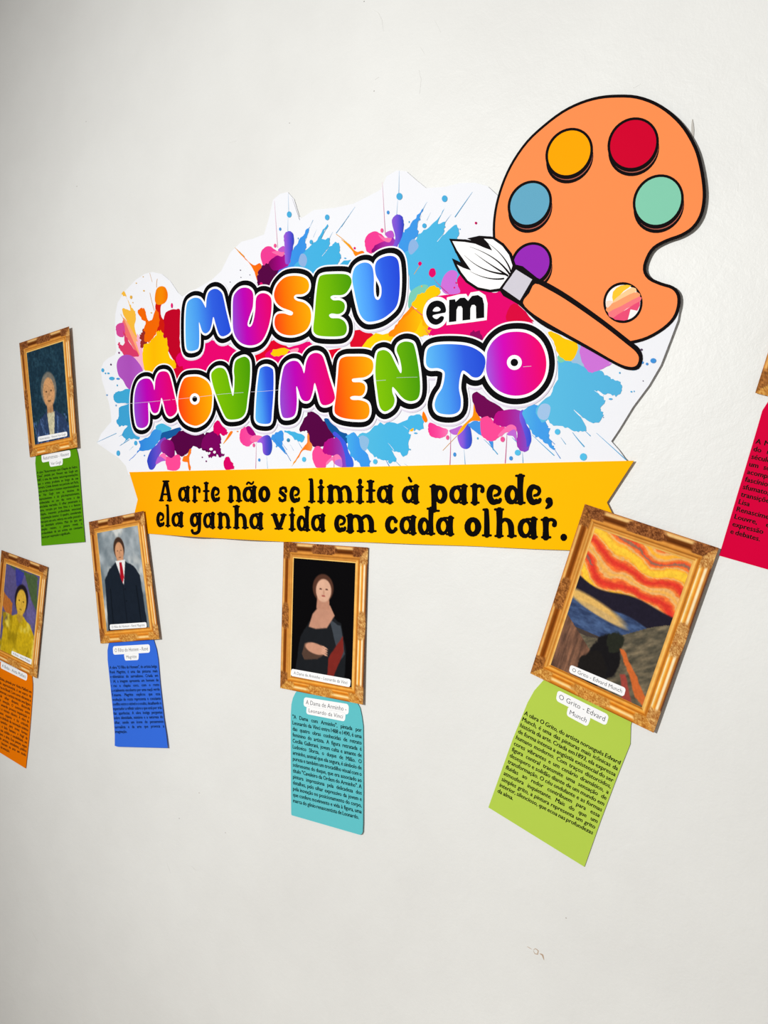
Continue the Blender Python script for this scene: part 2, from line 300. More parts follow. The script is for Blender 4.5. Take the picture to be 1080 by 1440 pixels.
blob('g', (204, 114, 216), '325,330 360,240 500,320 660,420 560,490 450,532 400,510 350,430', .1)
blob('g', (84, 178, 226), '850,490 920,475 915,500 860,512')
# above the first word
blob('h', [(240, 150, 0), (246, 120, 0), (244, 100, 20)], '65,560 130,620 180,680 240,720 285,700 305,740 270,800 265,860 240,780 200,710 120,625', .1)
blob('h', (236, 60, 148), '295,640 310,580 370,548 440,590 480,620 400,660 360,720 320,725', .1)
blob('h', PLU, '270,800 300,740 360,700 420,740 470,780 400,900 280,910 265,860', .4)
blob('h', (72, 110, 222), '440,800 500,700 560,680 540,760 470,800')
blob('h', [(60, 150, 232), (56, 144, 230), (60, 150, 232)], '540,740 560,620 590,560 640,500 700,410 735,380 715,440 695,500 705,560 680,640 640,740', .35)
blob('h', [(72, 176, 228), (68, 176, 226), (66, 174, 224)], '600,750 650,660 690,600 740,550 800,490 850,400 900,360 860,430 840,490 910,475 905,540 880,590 930,540 970,510 1005,540 1000,600 1016,650 990,710 1100,670 1120,730 900,790 780,850', .3)
blob('h', (142, 176, 224), '635,680 655,620 690,620 710,670 690,730 650,720')
blob('h', [(120, 0, 90), (160, 0, 130), (170, 40, 160)], '370,690 430,640 500,620 560,660 540,720 460,760 400,760', .1)
blob('h', (246, 108, 170), '395,600 440,590 505,590 490,640 430,620')
blob('h', (190, 84, 196), '450,580 500,545 520,590 480,600')
blob('h', [(170, 96, 214), (110, 80, 214), (40, 64, 190)], '500,480 515,430 550,412 585,440 592,500 575,600 550,700 515,690 510,560', .12)
blob('i', (240, 60, 148), '208,650 230,580 300,542 370,580 400,640 300,690 270,740 230,720', .1)
blob('i', [(250, 190, 40), (252, 140, 10), (250, 120, 20)], '10,620 60,650 130,720 190,715 200,740 130,765 90,710', .1)
blob('i', [(130, 0, 104), (170, 40, 160), (150, 60, 190)], '270,730 300,670 380,630 460,600 500,690 480,720 350,720', .1)
blob('i', (244, 110, 170), '330,570 390,600 450,590 430,640 370,620')
blob('i', (190, 84, 200), '390,560 450,535 470,590 420,600')
blob('i', [(60, 152, 234), (62, 150, 230), (62, 150, 232)], '500,700 530,580 560,545 610,500 680,400 722,350 705,420 680,480 690,560 640,640 600,780 560,760', .35)
blob('i', [(80, 182, 230), (76, 180, 226), (74, 178, 226)], '560,740 640,680 680,590 720,550 800,490 870,420 930,325 860,470 920,460 930,520 905,580 1010,485 1050,540 1040,620 1130,700 1160,900 1050,1000 880,1060 700,1090 620,1090 600,900', .25)
blob('i', (140, 178, 226), '598,710 610,640 650,610 690,670 660,720 620,750')
blob('i', [(140, 90, 210), (110, 80, 214), (40, 64, 190)], '452,460 470,410 510,390 552,430 555,500 540,590 500,680 455,690 480,600', .12)
# middle, round the small word
blob('j', MAG, '440,440 450,340 500,300 600,400 720,440 800,430 900,520 1010,650 1000,700 800,780 600,830 380,800 200,740 180,600 250,480', .15)
blob('j', (204, 110, 216), '325,390 350,310 400,270 450,290 440,360 470,440 360,450')
blob('j', (120, 200, 180), '80,560 90,440 180,380 230,400 150,490')
blob('j', [(255, 120, 0), (255, 140, 0), (255, 190, 0)], '-30,700 20,640 100,540 140,580 200,600 230,700 140,760 -20,800', .3)
blob('j', YEL, '100,530 150,460 210,430 250,390 300,400 312,450 220,500 190,600 140,560', .25)
blob('j', [(255, 220, 0), (255, 205, 0), (255, 180, 30)], '70,690 120,640 180,640 200,700 250,740 180,770 100,750 60,720', .4)
blob('j', (216, 0, 60), '820,650 880,520 1010,640 1010,660', .1)
blob('j', (140, 0, 90), '520,770 560,735 610,740 640,800 580,790', .4)
blob('j', (224, 0, 104), '232,290 245,260 275,258 285,300 260,325 238,312')
blob('j', (224, 0, 104), '150,220 165,203 180,218 165,238')
blob('i', YEL, '770,1060 800,1030 850,1040 860,1090 780,1100')
# slivers seen between the two words
blob('A', MAG, '470,1000 640,930 780,1000 740,1080 560,1090 480,1070')
blob('D', (205, 0, 50), '440,290 500,270 480,320 460,340')
blob('D', MAG, '500,240 640,150 770,200 780,300 640,310 520,310')
blob('k', CRI, '90,150 220,40 350,100 480,50 560,110 700,100 640,200 420,200 250,210 110,210')
blob('k', MAG, '200,110 330,90 480,50 440,140 300,200 220,180 160,150')
blob('k', YEL, '200,130 250,95 330,105 300,140 240,150', .3)
blob('k', (255, 150, 180), '330,110 390,95 380,130 350,130')
blob('k', [(216, 0, 40), (216, 0, 40), (236, 60, 20)], '760,100 790,-10 900,0 890,90 840,110')
blob('k', YEL, '845,100 890,30 1000,10 1080,0 1020,70 930,110', .3)
blob('B', [(216, 0, 40), (220, 10, 40)], '405,960 430,880 520,900 500,950 470,990')
blob('B', [(255, 210, 0), (255, 196, 0)], '470,975 510,915 620,890 600,940 540,960', .4)
blob('B', [(255, 130, 0), (255, 150, 0), (255, 190, 0)], '600,900 640,860 720,780 760,790 740,880 650,920', .3)
# loose drops and spatter lines
dots, dcol = [], []
def dot(key, x, y, rx, ry, c): k = ZM[key][2]; s = DIST*1.12/F/k; q = circ((0, 0), 1, 12); dots.append(pts(key, [(x+rx*a, y+ry*b) for a, b in q])); dcol.append(c)
for z in ['a 390 345 12 18 y', 'a 520 280 8 8 y', 'a 443 203 6 6 y', 'a 408 400 5 6 y', 'a 595 503 7 7 y', 'a 803 430 10 26 m', 'a 268 908 8 10 u', 'a 186 1027 8 10 k', 'a 512 138 5 5 y',
          'b 103 76 14 20 b', 'b 130 108 7 9 b', 'b 160 108 12 9 b', 'b 195 160 28 18 b', 'b 258 163 18 10 B', 'b 250 230 6 10 b', 'b 146 328 9 9 l', 'b 238 433 7 10 l', 'b 437 814 16 24 b', 'b 260 916 18 28 b', 'b 525 940 6 8 B',
          'c 697 620 12 20 p', 'c 752 769 11 17 B', 'c 1046 568 16 20 b', 'c 925 632 6 10 b', 'c 215 782 7 9 u', 'c 175 742 6 8 u', 'c 265 660 18 14 w', 'c 300 690 14 14 w', 'c 225 700 14 12 w', 'c 532 480 9 7 o',
          'd 38 497 15 18 b', 'd 197 691 20 26 c', 'd 918 714 22 26 c', 'd 870 708 4 5 B', 'e 320 426 18 8 b', 'e 265 592 5 8 b', 'e 643 470 16 24 p', 'e 715 642 15 22 B', 'e 948 478 8 12 b',
          'f 192 560 22 28 p', 'f 277 752 18 22 B', 'f 345 695 30 30 c', 'f 748 484 28 30 c', 'f 1010 738 36 38 c', 'g 951 300 13 11 k', 'g 957 430 16 14 B', 'g 1007 445 13 14 B', 'g 1070 412 30 26 B', 'g 730 535 8 10 b', 'g 638 800 20 9 b',
          'g 848 726 10 8 b', 'g 876 722 6 8 b', 'g 967 617 5 6 k', 'g 564 985 5 8 l', 'h 550 264 21 28 b', 'h 469 395 10 15 B', 'h 889 290 20 26 b', 'h 747 510 15 20 b', 'h 424 543 12 18 p', 'h 630 478 4 8 b', 'h 114 762 5 5 k', 'h 198 804 4 4 k',
          'h 22 868 4 4 k', 'h 118 826 4 4 k', 'h 1008 652 5 6 B', 'h 1050 655 10 6 b', 'i 518 230 27 32 b', 'i 417 373 12 17 B', 'i 922 250 25 30 b', 'i 741 492 19 22 b', 'i 362 534 13 20 p', 'i 118 692 9 11 m', 'i 605 458 5 9 b', 'i 1060 522 4 6 B',
          'j 440 366 6 7 m', 'j 426 402 6 7 m', 'j 178 392 6 7 y', 'B 1042 337 5 6 m', 'C 182 510 4 5 m', 'h 300 884 14 14 m']:
    k, x, y, rx, ry, c = z.split(); dot(k, float(x), float(y), float(rx), float(ry), dict(y=(232, 176, 70), m=MAG, u=(120, 30, 110), k=(90, 70, 100), b=(74, 172, 222), B=(66, 146, 220), c=(84, 190, 234), l=(130, 170, 214), p=(238, 84, 150), w=(250, 250, 252), o=(240, 140, 70))[c])
for z in ['a 578,100 590,140 603,190 .5 y', 'a 655,160 645,200 648,245 .9 y', 'a 580,300 595,380 625,480 .8 y', 'a 285,515 300,545 325,590 .6 y', 'b 42,806 130,765 240,715 1.0 b', 'b 275,842 320,812 370,780 1.3 b', 'b 370,888 390,868 412,848 .5 b',
          'b 265,748 290,735 315,720 .7 b', 'c 722,575 720,700 716,855 .8 p', 'c 826,720 830,790 836,855 .5 b', 'c 985,600 1010,640 1032,665 .6 B', 'c 1025,700 1050,745 1070,778 .6 B', 'c 910,560 980,640 1025,710 1.0 B', 'd 0,590 30,650 62,705 .7 B', 'd 55,540 75,570 90,600 .4 b',
          'd 130,500 150,540 178,580 .6 b', 'd 500,650 503,710 500,770 .7 p', 'd 1020,690 1040,725 1060,760 1.2 B', 'e 100,690 130,725 165,758 .8 b', 'e 672,400 676,560 666,745 1.0 p', 'e 808,585 815,660 820,742 .6 b', 'e 740,450 680,510 595,600 .6 y', 'e 205,735 220,745 235,755 .4 b', 'e 195,350 215,365 240,385 .6 w',
          'e 40,525 70,555 100,600 .9 w', 'f 235,500 232,600 218,800 1.1 p', 'f 393,690 395,740 398,798 .7 b', 'f 0,560 70,620 140,710 1.3 b', 'f 490,515 600,620 712,722 1.2 b', 'f 640,530 680,570 718,608 .8 B', 'f 710,650 740,700 776,752 1.0 B', 'f 780,540 805,575 830,610 .7 b',
          'f 900,490 950,560 1016,632 1.5 b', 'f 1020,470 1050,495 1080,525 1.0 b', 'f 1142,496 1290,630 1440,766 1.1 b', 'f 285,540 310,565 335,585 1.0 b', 'f 915,262 950,290 1000,340 1.0 w', 'g 475,715 520,740 560,765 1.2 w', 'g 265,910 300,950 345,985 1.0 w', 'g 620,440 640,430 655,436 .8 w',
          'h 417,140 430,330 447,560 .6 p', 'h 541,75 543,160 545,240 .5 b', 'h 539,290 537,350 537,420 .5 b', 'h 574,118 610,210 643,312 .5 k', 'h 730,385 745,350 762,315 .6 b', 'h 725,420 710,460 696,495 .5 b', 'h 795,400 780,430 765,468 .4 b', 'h 940,420 920,450 905,490 .7 b', 'h 1085,275 1030,350 970,430 .9 b',
          'h 905,560 875,600 845,635 .8 w', 'h 970,440 1020,475 1080,530 1.0 y', 'h 65,562 110,600 150,640 .7 y', 'h 900,365 860,420 835,480 1.2 b', 'i 516,0 515,90 512,200 .6 b', 'i 503,262 498,320 493,395 .5 b', 'i 365,103 378,330 392,575 .7 p', 'i 765,278 745,310 725,352 .7 b', 'i 715,400 695,440 678,480 .5 b', 'i 798,372 780,405 762,445 .4 b',
          'i 980,390 955,420 925,465 .7 b', 'i 122,322 60,410 0,500 .9 b', 'i 1170,190 1100,290 1015,412 1.2 b', 'i 910,570 885,600 858,632 .9 w', 'i 700,850 675,885 650,925 1.0 y', 'i 825,965 870,1020 940,1085 .9 m', 'j 270,335 320,400 380,445 .9 m', 'j 85,530 130,570 180,610 1.1 m', 'j 205,718 225,745 240,765 1.5 m', 'i 0,615 30,640 60,665 .8 y']:
    w = z.split(); q = pts(w[0], ' '.join(w[1:4])); tt = np.linspace(0, 1, 9)[:, None]; a = (1-tt)*q[0]+tt*q[1]; b2 = (1-tt)*q[1]+tt*q[2]; ln = (1-tt)*a+tt*b2
    dots.append(stroke_loop(ln, float(w[4])*.00055*np.linspace(.35, 1.2, 9) if w[5] != 'y' else float(w[4])*.0006)); dcol.append(dict(y=(228, 160, 40), b=(76, 168, 216), B=(66, 146, 220), p=(214, 90, 150), k=(110, 104, 120), m=MAG, w=(244, 246, 252))[w[5]])
sp = multi('paint_drops', dots, nz_(), dcol, POSTER, **LF); sp['kind'] = 'stuff'

# ---- bubble letters: fill, white rim, black rim, pale halo
BLUE = [(96, 186, 244), (70, 150, 240), (46, 92, 224), (34, 74, 214)]; PURP = [(146, 76, 208), (186, 0, 180), (214, 0, 140), (228, 0, 104)]
ORA = [(255, 66, 16), (255, 112, 0), (255, 144, 0), (255, 172, 0)]; GRE = [(128, 192, 0), (104, 176, 0), (72, 152, 0)]
LET = [
 ('A', BLUE, '515,745 530,725 555,715 582,722 600,748 610,765 614,722 624,688 645,672 668,672 690,690 700,720 715,790 733,862 736,885 720,902 695,911 676,898 660,850 648,812 640,850 630,880 610,896 592,885 580,850 575,842 577,900 575,962 560,980 530,985 512,970 507,900 508,800', None),
 ('A', PURP, '760,690 785,668 815,664 838,675 850,700 848,760 835,800 822,842 825,860 838,860 850,835 860,780 864,720 880,697 905,692 930,703 943,730 940,800 925,870 900,925 870,950 830,957 790,945 762,915 748,870 746,790 748,720', None),
 ('B', ORA, '20,690 35,650 70,615 110,604 155,607 185,622 197,650 190,680 165,697 130,700 120,715 135,730 170,740 198,765 207,800 203,840 185,875 155,895 110,906 65,900 35,880 22,850 25,815 40,797 70,795 95,803 110,803 115,790 100,780 60,765 35,745 22,720', None),
 ('B', GRE, '245,620 265,600 310,595 370,595 400,605 412,630 405,660 385,690 360,702 320,703 305,713 320,728 350,728 372,740 378,760 370,785 345,798 312,795 298,804 310,818 350,820 375,835 387,860 385,890 365,908 310,912 250,908 225,895 218,870 225,800 233,700', None),
 ('B', [(96, 186, 252), (72, 150, 246), (44, 92, 228), (34, 70, 216)], '425,570 450,545 480,537 505,545 520,570 525,620 524,660 526,700 535,722 550,724 562,700 562,660 550,630 535,600 530,560 540,530 565,512 600,503 630,508 648,530 655,580 656,650 650,720 635,765 600,800 560,825 510,837 480,830 455,800 440,750 425,680 415,620', None),
 ('D', PURP, '255,385 270,350 295,333 325,335 342,360 350,390 355,340 370,305 395,295 420,305 435,345 450,410 463,470 462,500 445,520 425,525 408,505 395,455 385,430 378,465 368,500 350,508 335,495 325,460 318,460 320,520 318,560 300,580 275,582 258,565 248,500 248,430', None),
 ('D', ORA, '540,322 580,325 620,350 640,395 642,445 635,500 610,545 575,568 545,570 505,550 480,510 470,460 475,400 490,350 508,328', (554, 436, 25, 29)),
 ('D', GRE, '637,320 645,295 670,278 700,282 718,310 730,360 745,418 752,400 755,330 752,290 760,245 785,227 810,222 830,240 835,280 832,350 822,430 812,500 790,530 755,540 720,537 700,510 675,450 650,380', None),
 ('D', BLUE, '880,300 890,278 915,270 940,278 952,300 952,400 945,500 940,550 920,562 880,558 863,540 862,500 868,400', None),
 ('E', PURP, '65,290 80,260 110,243 140,247 160,275 172,305 182,250 200,215 230,202 262,215 280,260 300,330 325,410 325,440 305,460 275,468 255,455 240,400 225,355 215,400 200,440 175,447 155,430 140,385 132,375 135,440 130,500 115,525 80,533 60,520 50,460 52,370', None),
 ('E', ORA, '350,245 375,223 420,220 480,222 515,240 522,275 510,305 480,325 440,330 415,335 420,350 460,352 480,368 478,400 460,420 425,420 405,427 415,440 455,442 490,455 502,480 500,515 480,537 430,540 370,532 335,515 325,490 333,420 342,320', None),
 ('E', GRE, '540,210 560,190 585,190 610,210 635,260 660,305 665,280 655,230 640,190 650,160 680,145 715,150 730,170 745,240 757,330 758,400 745,435 715,447 685,440 660,420 640,395 620,375 618,400 630,440 620,475 590,497 570,495 553,470 542,400 532,300', None),
 ('E', BLUE, '790,215 800,180 835,163 900,158 980,163 1035,180 1078,212 1090,250 1077,300 1055,325 1025,325 1000,305 975,292 962,320 955,380 965,440 960,490 930,512 880,513 845,500 832,465 845,420 870,380 882,330 880,295 850,280 810,280 790,260', None),
 ('G', [(160, 92, 222), (210, 0, 184), (226, 0, 140), (240, 0, 104)], '310,95 370,105 420,140 450,190 462,250 455,310 430,360 385,400 330,418 270,415 215,390 175,345 157,290 160,230 165,190 195,140 245,105', (300, 251, 38, 38))]
ltrs = []
for key, col, s, hole in LET:
    q = ccw(smooth(pts(key, s), 4)); hq = None
    if hole: hq = ccw(pts(key, [(hole[0]+hole[2]*math.cos(a), hole[1]+hole[3]*math.sin(a)) for a in np.linspace(0, 2*math.pi, 24, endpoint=False)]))
    ltrs.append((q, hq, col))
RIM = {'w': .0052, 'k': .0165, 's': .0198}
def rim(q, hq, d):
    lo = offset(q, d); loops = [lo]; mem = lambda T: (inside(q, T) | (dist(q, T) < d*.985))
    return tri(loops, mem)
zs = nz_()+LAY; assert zs < .00145; halo = []
for n_, (q, hq, col) in enumerate(ltrs):
    letter = fill('letter', q, zs+5*LAY, grad(q, col, .12), POSTER, grid=.0035, **LF)
    letter['label'] = ('blue violet orange green blue violet orange green blue violet orange green blue violet'.split()[n_])+' bubble letter '+'MUSEUMOVIMENTO'[n_]
    if hq is not None: cn = fill('counter_ring', hq, zs+6*LAY, (250, 250, 252), letter, **LF); fill('counter', hq.mean(0)+(hq-hq.mean(0))*.5, zs+7*LAY, (6, 5, 8), letter, **LF)
    for nm, dd, zz, cc, sh in (('pale_halo', RIM['s'], zs, (224, 216, 234), (0.0006, -.0040)), ('white_halo', RIM['s'], zs+.5*LAY, (246, 245, 251), (0, 0)), ('black_outline', RIM['k'], zs+2*LAY, (6, 5, 8), (0, 0)), ('white_outline', RIM['w'], zs+3.5*LAY, (250, 250, 252), (0, 0))):
        v, f = rim(q, hq, dd); o = mesh(nm, v+np.array(sh), f, zz+n_*.4e-6, cc, letter, **LF)
fill('black_outline', pts('E', '460,345 500,325 530,290 550,420 562,490 520,500 495,440 450,430 480,400'), zs+2.9*LAY+14*.4e-6, (6, 5, 8), POSTER, **LF)
# join lines where the printed sheets overlap
sm = [stroke_loop(pts('D', '195,461 250,457 330,450 430,440')[:], .0004), stroke_loop(pts('D', '440,439 560,427 700,410 800,403'), .0004), stroke_loop(pts('D', '840,400 900,397 960,392 990,388'), .0004), stroke_loop(pts('E', '535,344 560,342 585,340'), .0004), stroke_loop(pts('E', '640,328 690,326 745,325'), .0003), stroke_loop(pts('G', '345,273 365,271 385,270'), .0004)]
multi('sheet_seam', sm, zs+8*LAY, (205, 200, 214), POSTER, **LF)

# small word
z0 = zs+9*LAY
em_e = smooth(pts('j', '348,628 330,665 285,685 240,665 213,610 220,555 250,515 300,500 345,520 362,562 358,590 330,597 265,612 270,632 295,640 325,618')[::1], 4)
em_c = smooth(pts('j', '262,580 280,553 305,550 322,570 300,583'), 3)
em_m = pts('j', '385,665 387,495 432,490 436,510 470,480 505,478 530,503 560,465 605,458 640,480 652,530 653,630 592,638 590,545 578,532 558,535 548,560 547,645 488,652 488,560 478,543 455,545 443,570 441,658')
wd = fill('small_word', em_m, z0+2*LAY, (6, 5, 8), POSTER, **LF); fill('letter', em_e, z0+2*LAY, (6, 5, 8), wd, holes=[em_c], **LF)
for q in (ccw(em_m), ccw(em_e)):
    v, f = rim(q, None, .0076); mesh('white_halo', v, f, z0+(0 if len(q) < 60 else .3e-6), (250, 250, 252), wd, **LF)

# ---- palette
K = (16, 10, 12); z0 += 4*LAY
pal = smooth(pts('C', '245,560 247,490 260,420 285,345 320,275 370,205 430,148 500,95 570,60 640,40 710,34 780,38 850,62 910,102 960,155 1000,225 1020,290 1033,370 1033,430 1020,485 990,530 945,560 890,580 845,605 822,640 812,680 828,710 870,730 915,745 938,775 938,820 920,865 880,905 820,940 760,957 700,962 640,958 560,945 470,912 400,868 335,800 290,740 255,660'), 3)
PAL = fill('palette', pal, .0017, K, POSTER, grid=.02, solid=.0014, **LF); PAL['label'] = 'orange artist palette with black outline'
pz = .0017+3*LAY; inner = ccw(offset(pal, -.0052))
fill('palette_face', inner, pz, (255, 143, 82), PAL, grid=.02, **LF)
def well(cx, cy, a, b, col, lab, nm='paint_well'):
    k = ZM['C'][2]; el = lambda dx, dy, e: pts('C', [(cx+dx+(a+e)*math.cos(t)*math.cos(-.96)-(b+e)*math.sin(t)*math.sin(-.96), cy+dy+(a+e)*math.cos(t)*math.sin(-.96)+(b+e)*math.sin(t)*math.cos(-.96)) for t in np.linspace(0, 2*math.pi, 40, endpoint=False)])
    o = fill(nm, el(0, 0, 0), pz+5*LAY, col, PAL, **LF); o['label'] = lab+' paint well'
    fill('black_rim', el(2, 22, 9), pz+LAY, K, o, **LF); fill('rim_edge', el(3, 12, 6), pz+2*LAY, (176, 96, 80), o, **LF); fill('black_outline', el(1, 7, 8), pz+3*LAY, K, o, **LF); fill('black_ring', el(0, 0, 10), pz+4*LAY, K, o, **LF)
well(528, 250, 87, 74, (255, 166, 0), 'yellow'); well(765, 217, 92, 82, (208, 0, 46), 'red'); well(382, 439, 81, 68, (100, 168, 198), 'blue'); well(858, 428, 92, 81, (132, 204, 176), 'mint green'); well(388, 660, 72, 64, (150, 40, 184), 'purple')
e1 = pts('C', [(727+73*math.cos(t), 805+76*math.sin(t)) for t in np.linspace(0, 6.283, 40, endpoint=False)]); e2 = pts('C', [(727+64*math.cos(t), 805+66*math.sin(t)) for t in np.linspace(0, 6.283, 40, endpoint=False)])
hole = fill('thumb_hole', e1, pz+3*LAY, K, PAL, **LF); fill('hole_view', e2, pz+4*LAY, (252, 246, 246), hole, **LF)
for i, (s, c) in enumerate((('690,765 720,741 758,742 730,762 705,790 690,800', (252, 200, 50)), ('690,800 725,770 762,748 778,762 740,785 690,822', (253, 205, 150)), ('667,818 700,802 750,775 780,766 790,785 730,815 672,842', (248, 160, 110)), ('665,800 690,800 670,825', (250, 220, 200)),
        ('672,842 720,818 788,782 791,800 740,828 690,862', (246, 120, 130)), ('690,862 740,830 790,800 780,835 755,830 745,868 715,870', (236, 78, 120)))):
    fill('paint_stripe', smooth(pts('C', s), 2), pz+(5+i)*LAY, c, hole, **LF)

# ---- paintbrush
z0 = pz+14*LAY
BR = fill('paintbrush', smooth(pts('C', '330,664 408,712 455,735 530,780 650,865 750,943 788,975 800,1012 785,1050 745,1054 700,1036 600,980 500,925 400,866 340,812 270,760'), 3), z0, K, POSTER, **LF)
BR['label'] = 'printed paintbrush with white bristles and orange handle'
fill('handle', smooth(pts('C', '402,735 450,756 520,797 640,880 740,958 775,988 786,1012 776,1038 748,1042 700,1024 600,966 500,910 400,850 357,806 380,770'), 3), z0+LAY, (255, 145, 84), BR, **LF)
fill('ferrule', pts('C', '331,682 391,719 345,797 279,751'), z0+2*LAY, (208, 204, 216), BR, **LF)
fer = pts('C', '326,668 405,716 350,812 268,757'); fill('ferrule_outline', fer, z0+1.5*LAY, K, BR, **LF)
bro = pts('C', '83,568 130,570 165,574 150,567 195,557 240,560 285,585 315,622 330,665 322,690 275,762 235,766 185,757 145,730 118,695 105,670 93,640 125,655 104,612'); 
br = fill('bristles', bro, z0+LAY*2.2, K, BR, **LF)
bfl = ccw(pts('C', '95,577 140,580 180,587 215,602 243,612 228,585 212,568 245,570 280,595 305,628 318,668 308,700 270,752 235,757 190,748 152,723 128,692 112,664 135,676 165,686 143,655 113,612'))
v, f = rim(bfl, None, .0050); mesh('bristle_outline', v, f, z0+LAY*2.5, K, br, **LF)
fill('bristle_fill', pts('C', '95,577 140,580 180,587 215,602 243,612 228,585 212,568 245,570 280,595 305,628 318,668 308,700 270,752 235,757 190,748 152,723 128,692 112,664 135,676 165,686 143,655 113,612'), z0+LAY*3, (250, 250, 252), br, **LF)
hs = []
for s, w in (('160,598 240,625 280,660 308,700', 3), ('178,622 220,655 262,680 300,705', 3), ('140,630 190,680 240,695 292,700', 3.0), ('160,688 200,712 245,722 285,716', 2.6), ('228,585 270,615 300,650 312,690', 2.6)):
    q = pts('C', s); tt = np.linspace(0, 1, 14)[:, None]; c4 = (1-tt)**3*q[0]+3*(1-tt)**2*tt*q[1]+3*(1-tt)*tt**2*q[2]+tt**3*q[3]; hs.append(stroke_loop(c4, w*.00042*np.linspace(.15, 1.5, 14)))
multi('bristle_lines', hs, z0+LAY*4, K, br, **LF)

# ---- banner lettering: chunky western letters built from tapering strokes
def el(cx, cy, rx, ry, a0=0, a1=360, r=.13, n=18, rot=0, rr=None):
    t = np.radians(np.linspace(a0, a1, n)); x, y = rx*np.cos(t), ry*np.sin(t); c, s = math.cos(rot), math.sin(rot)
    rad = np.interp(np.linspace(0, 1, n), np.linspace(0, 1, len(rr)), rr) if rr else np.full(n, r); return [(cx+a*c-b*s, cy+a*s+b*c, q) for a, b, q in zip(x, y, rad)]
S = lambda *a: [(p[0], p[1], p[2] if len(p) > 2 else .155) for p in a]
sf = lambda x0, x1, y, r=.065: S((x0+r, y, r), ((x0+x1)/2, y, r*1.05), (x1-r, y, r))
bowl = lambda cx, w=.24: el(cx, .5, w, .37, r=.12, rr=[.09, .14, .12, .15, .16, .15, .12, .11, .09])
stem = lambda x, y0=.07, y1=.93, r=.155: S((x, y1, r*1.15), (x, (y0+y1)/2, r*.95), (x, y0, r*1.15))
cut = {}
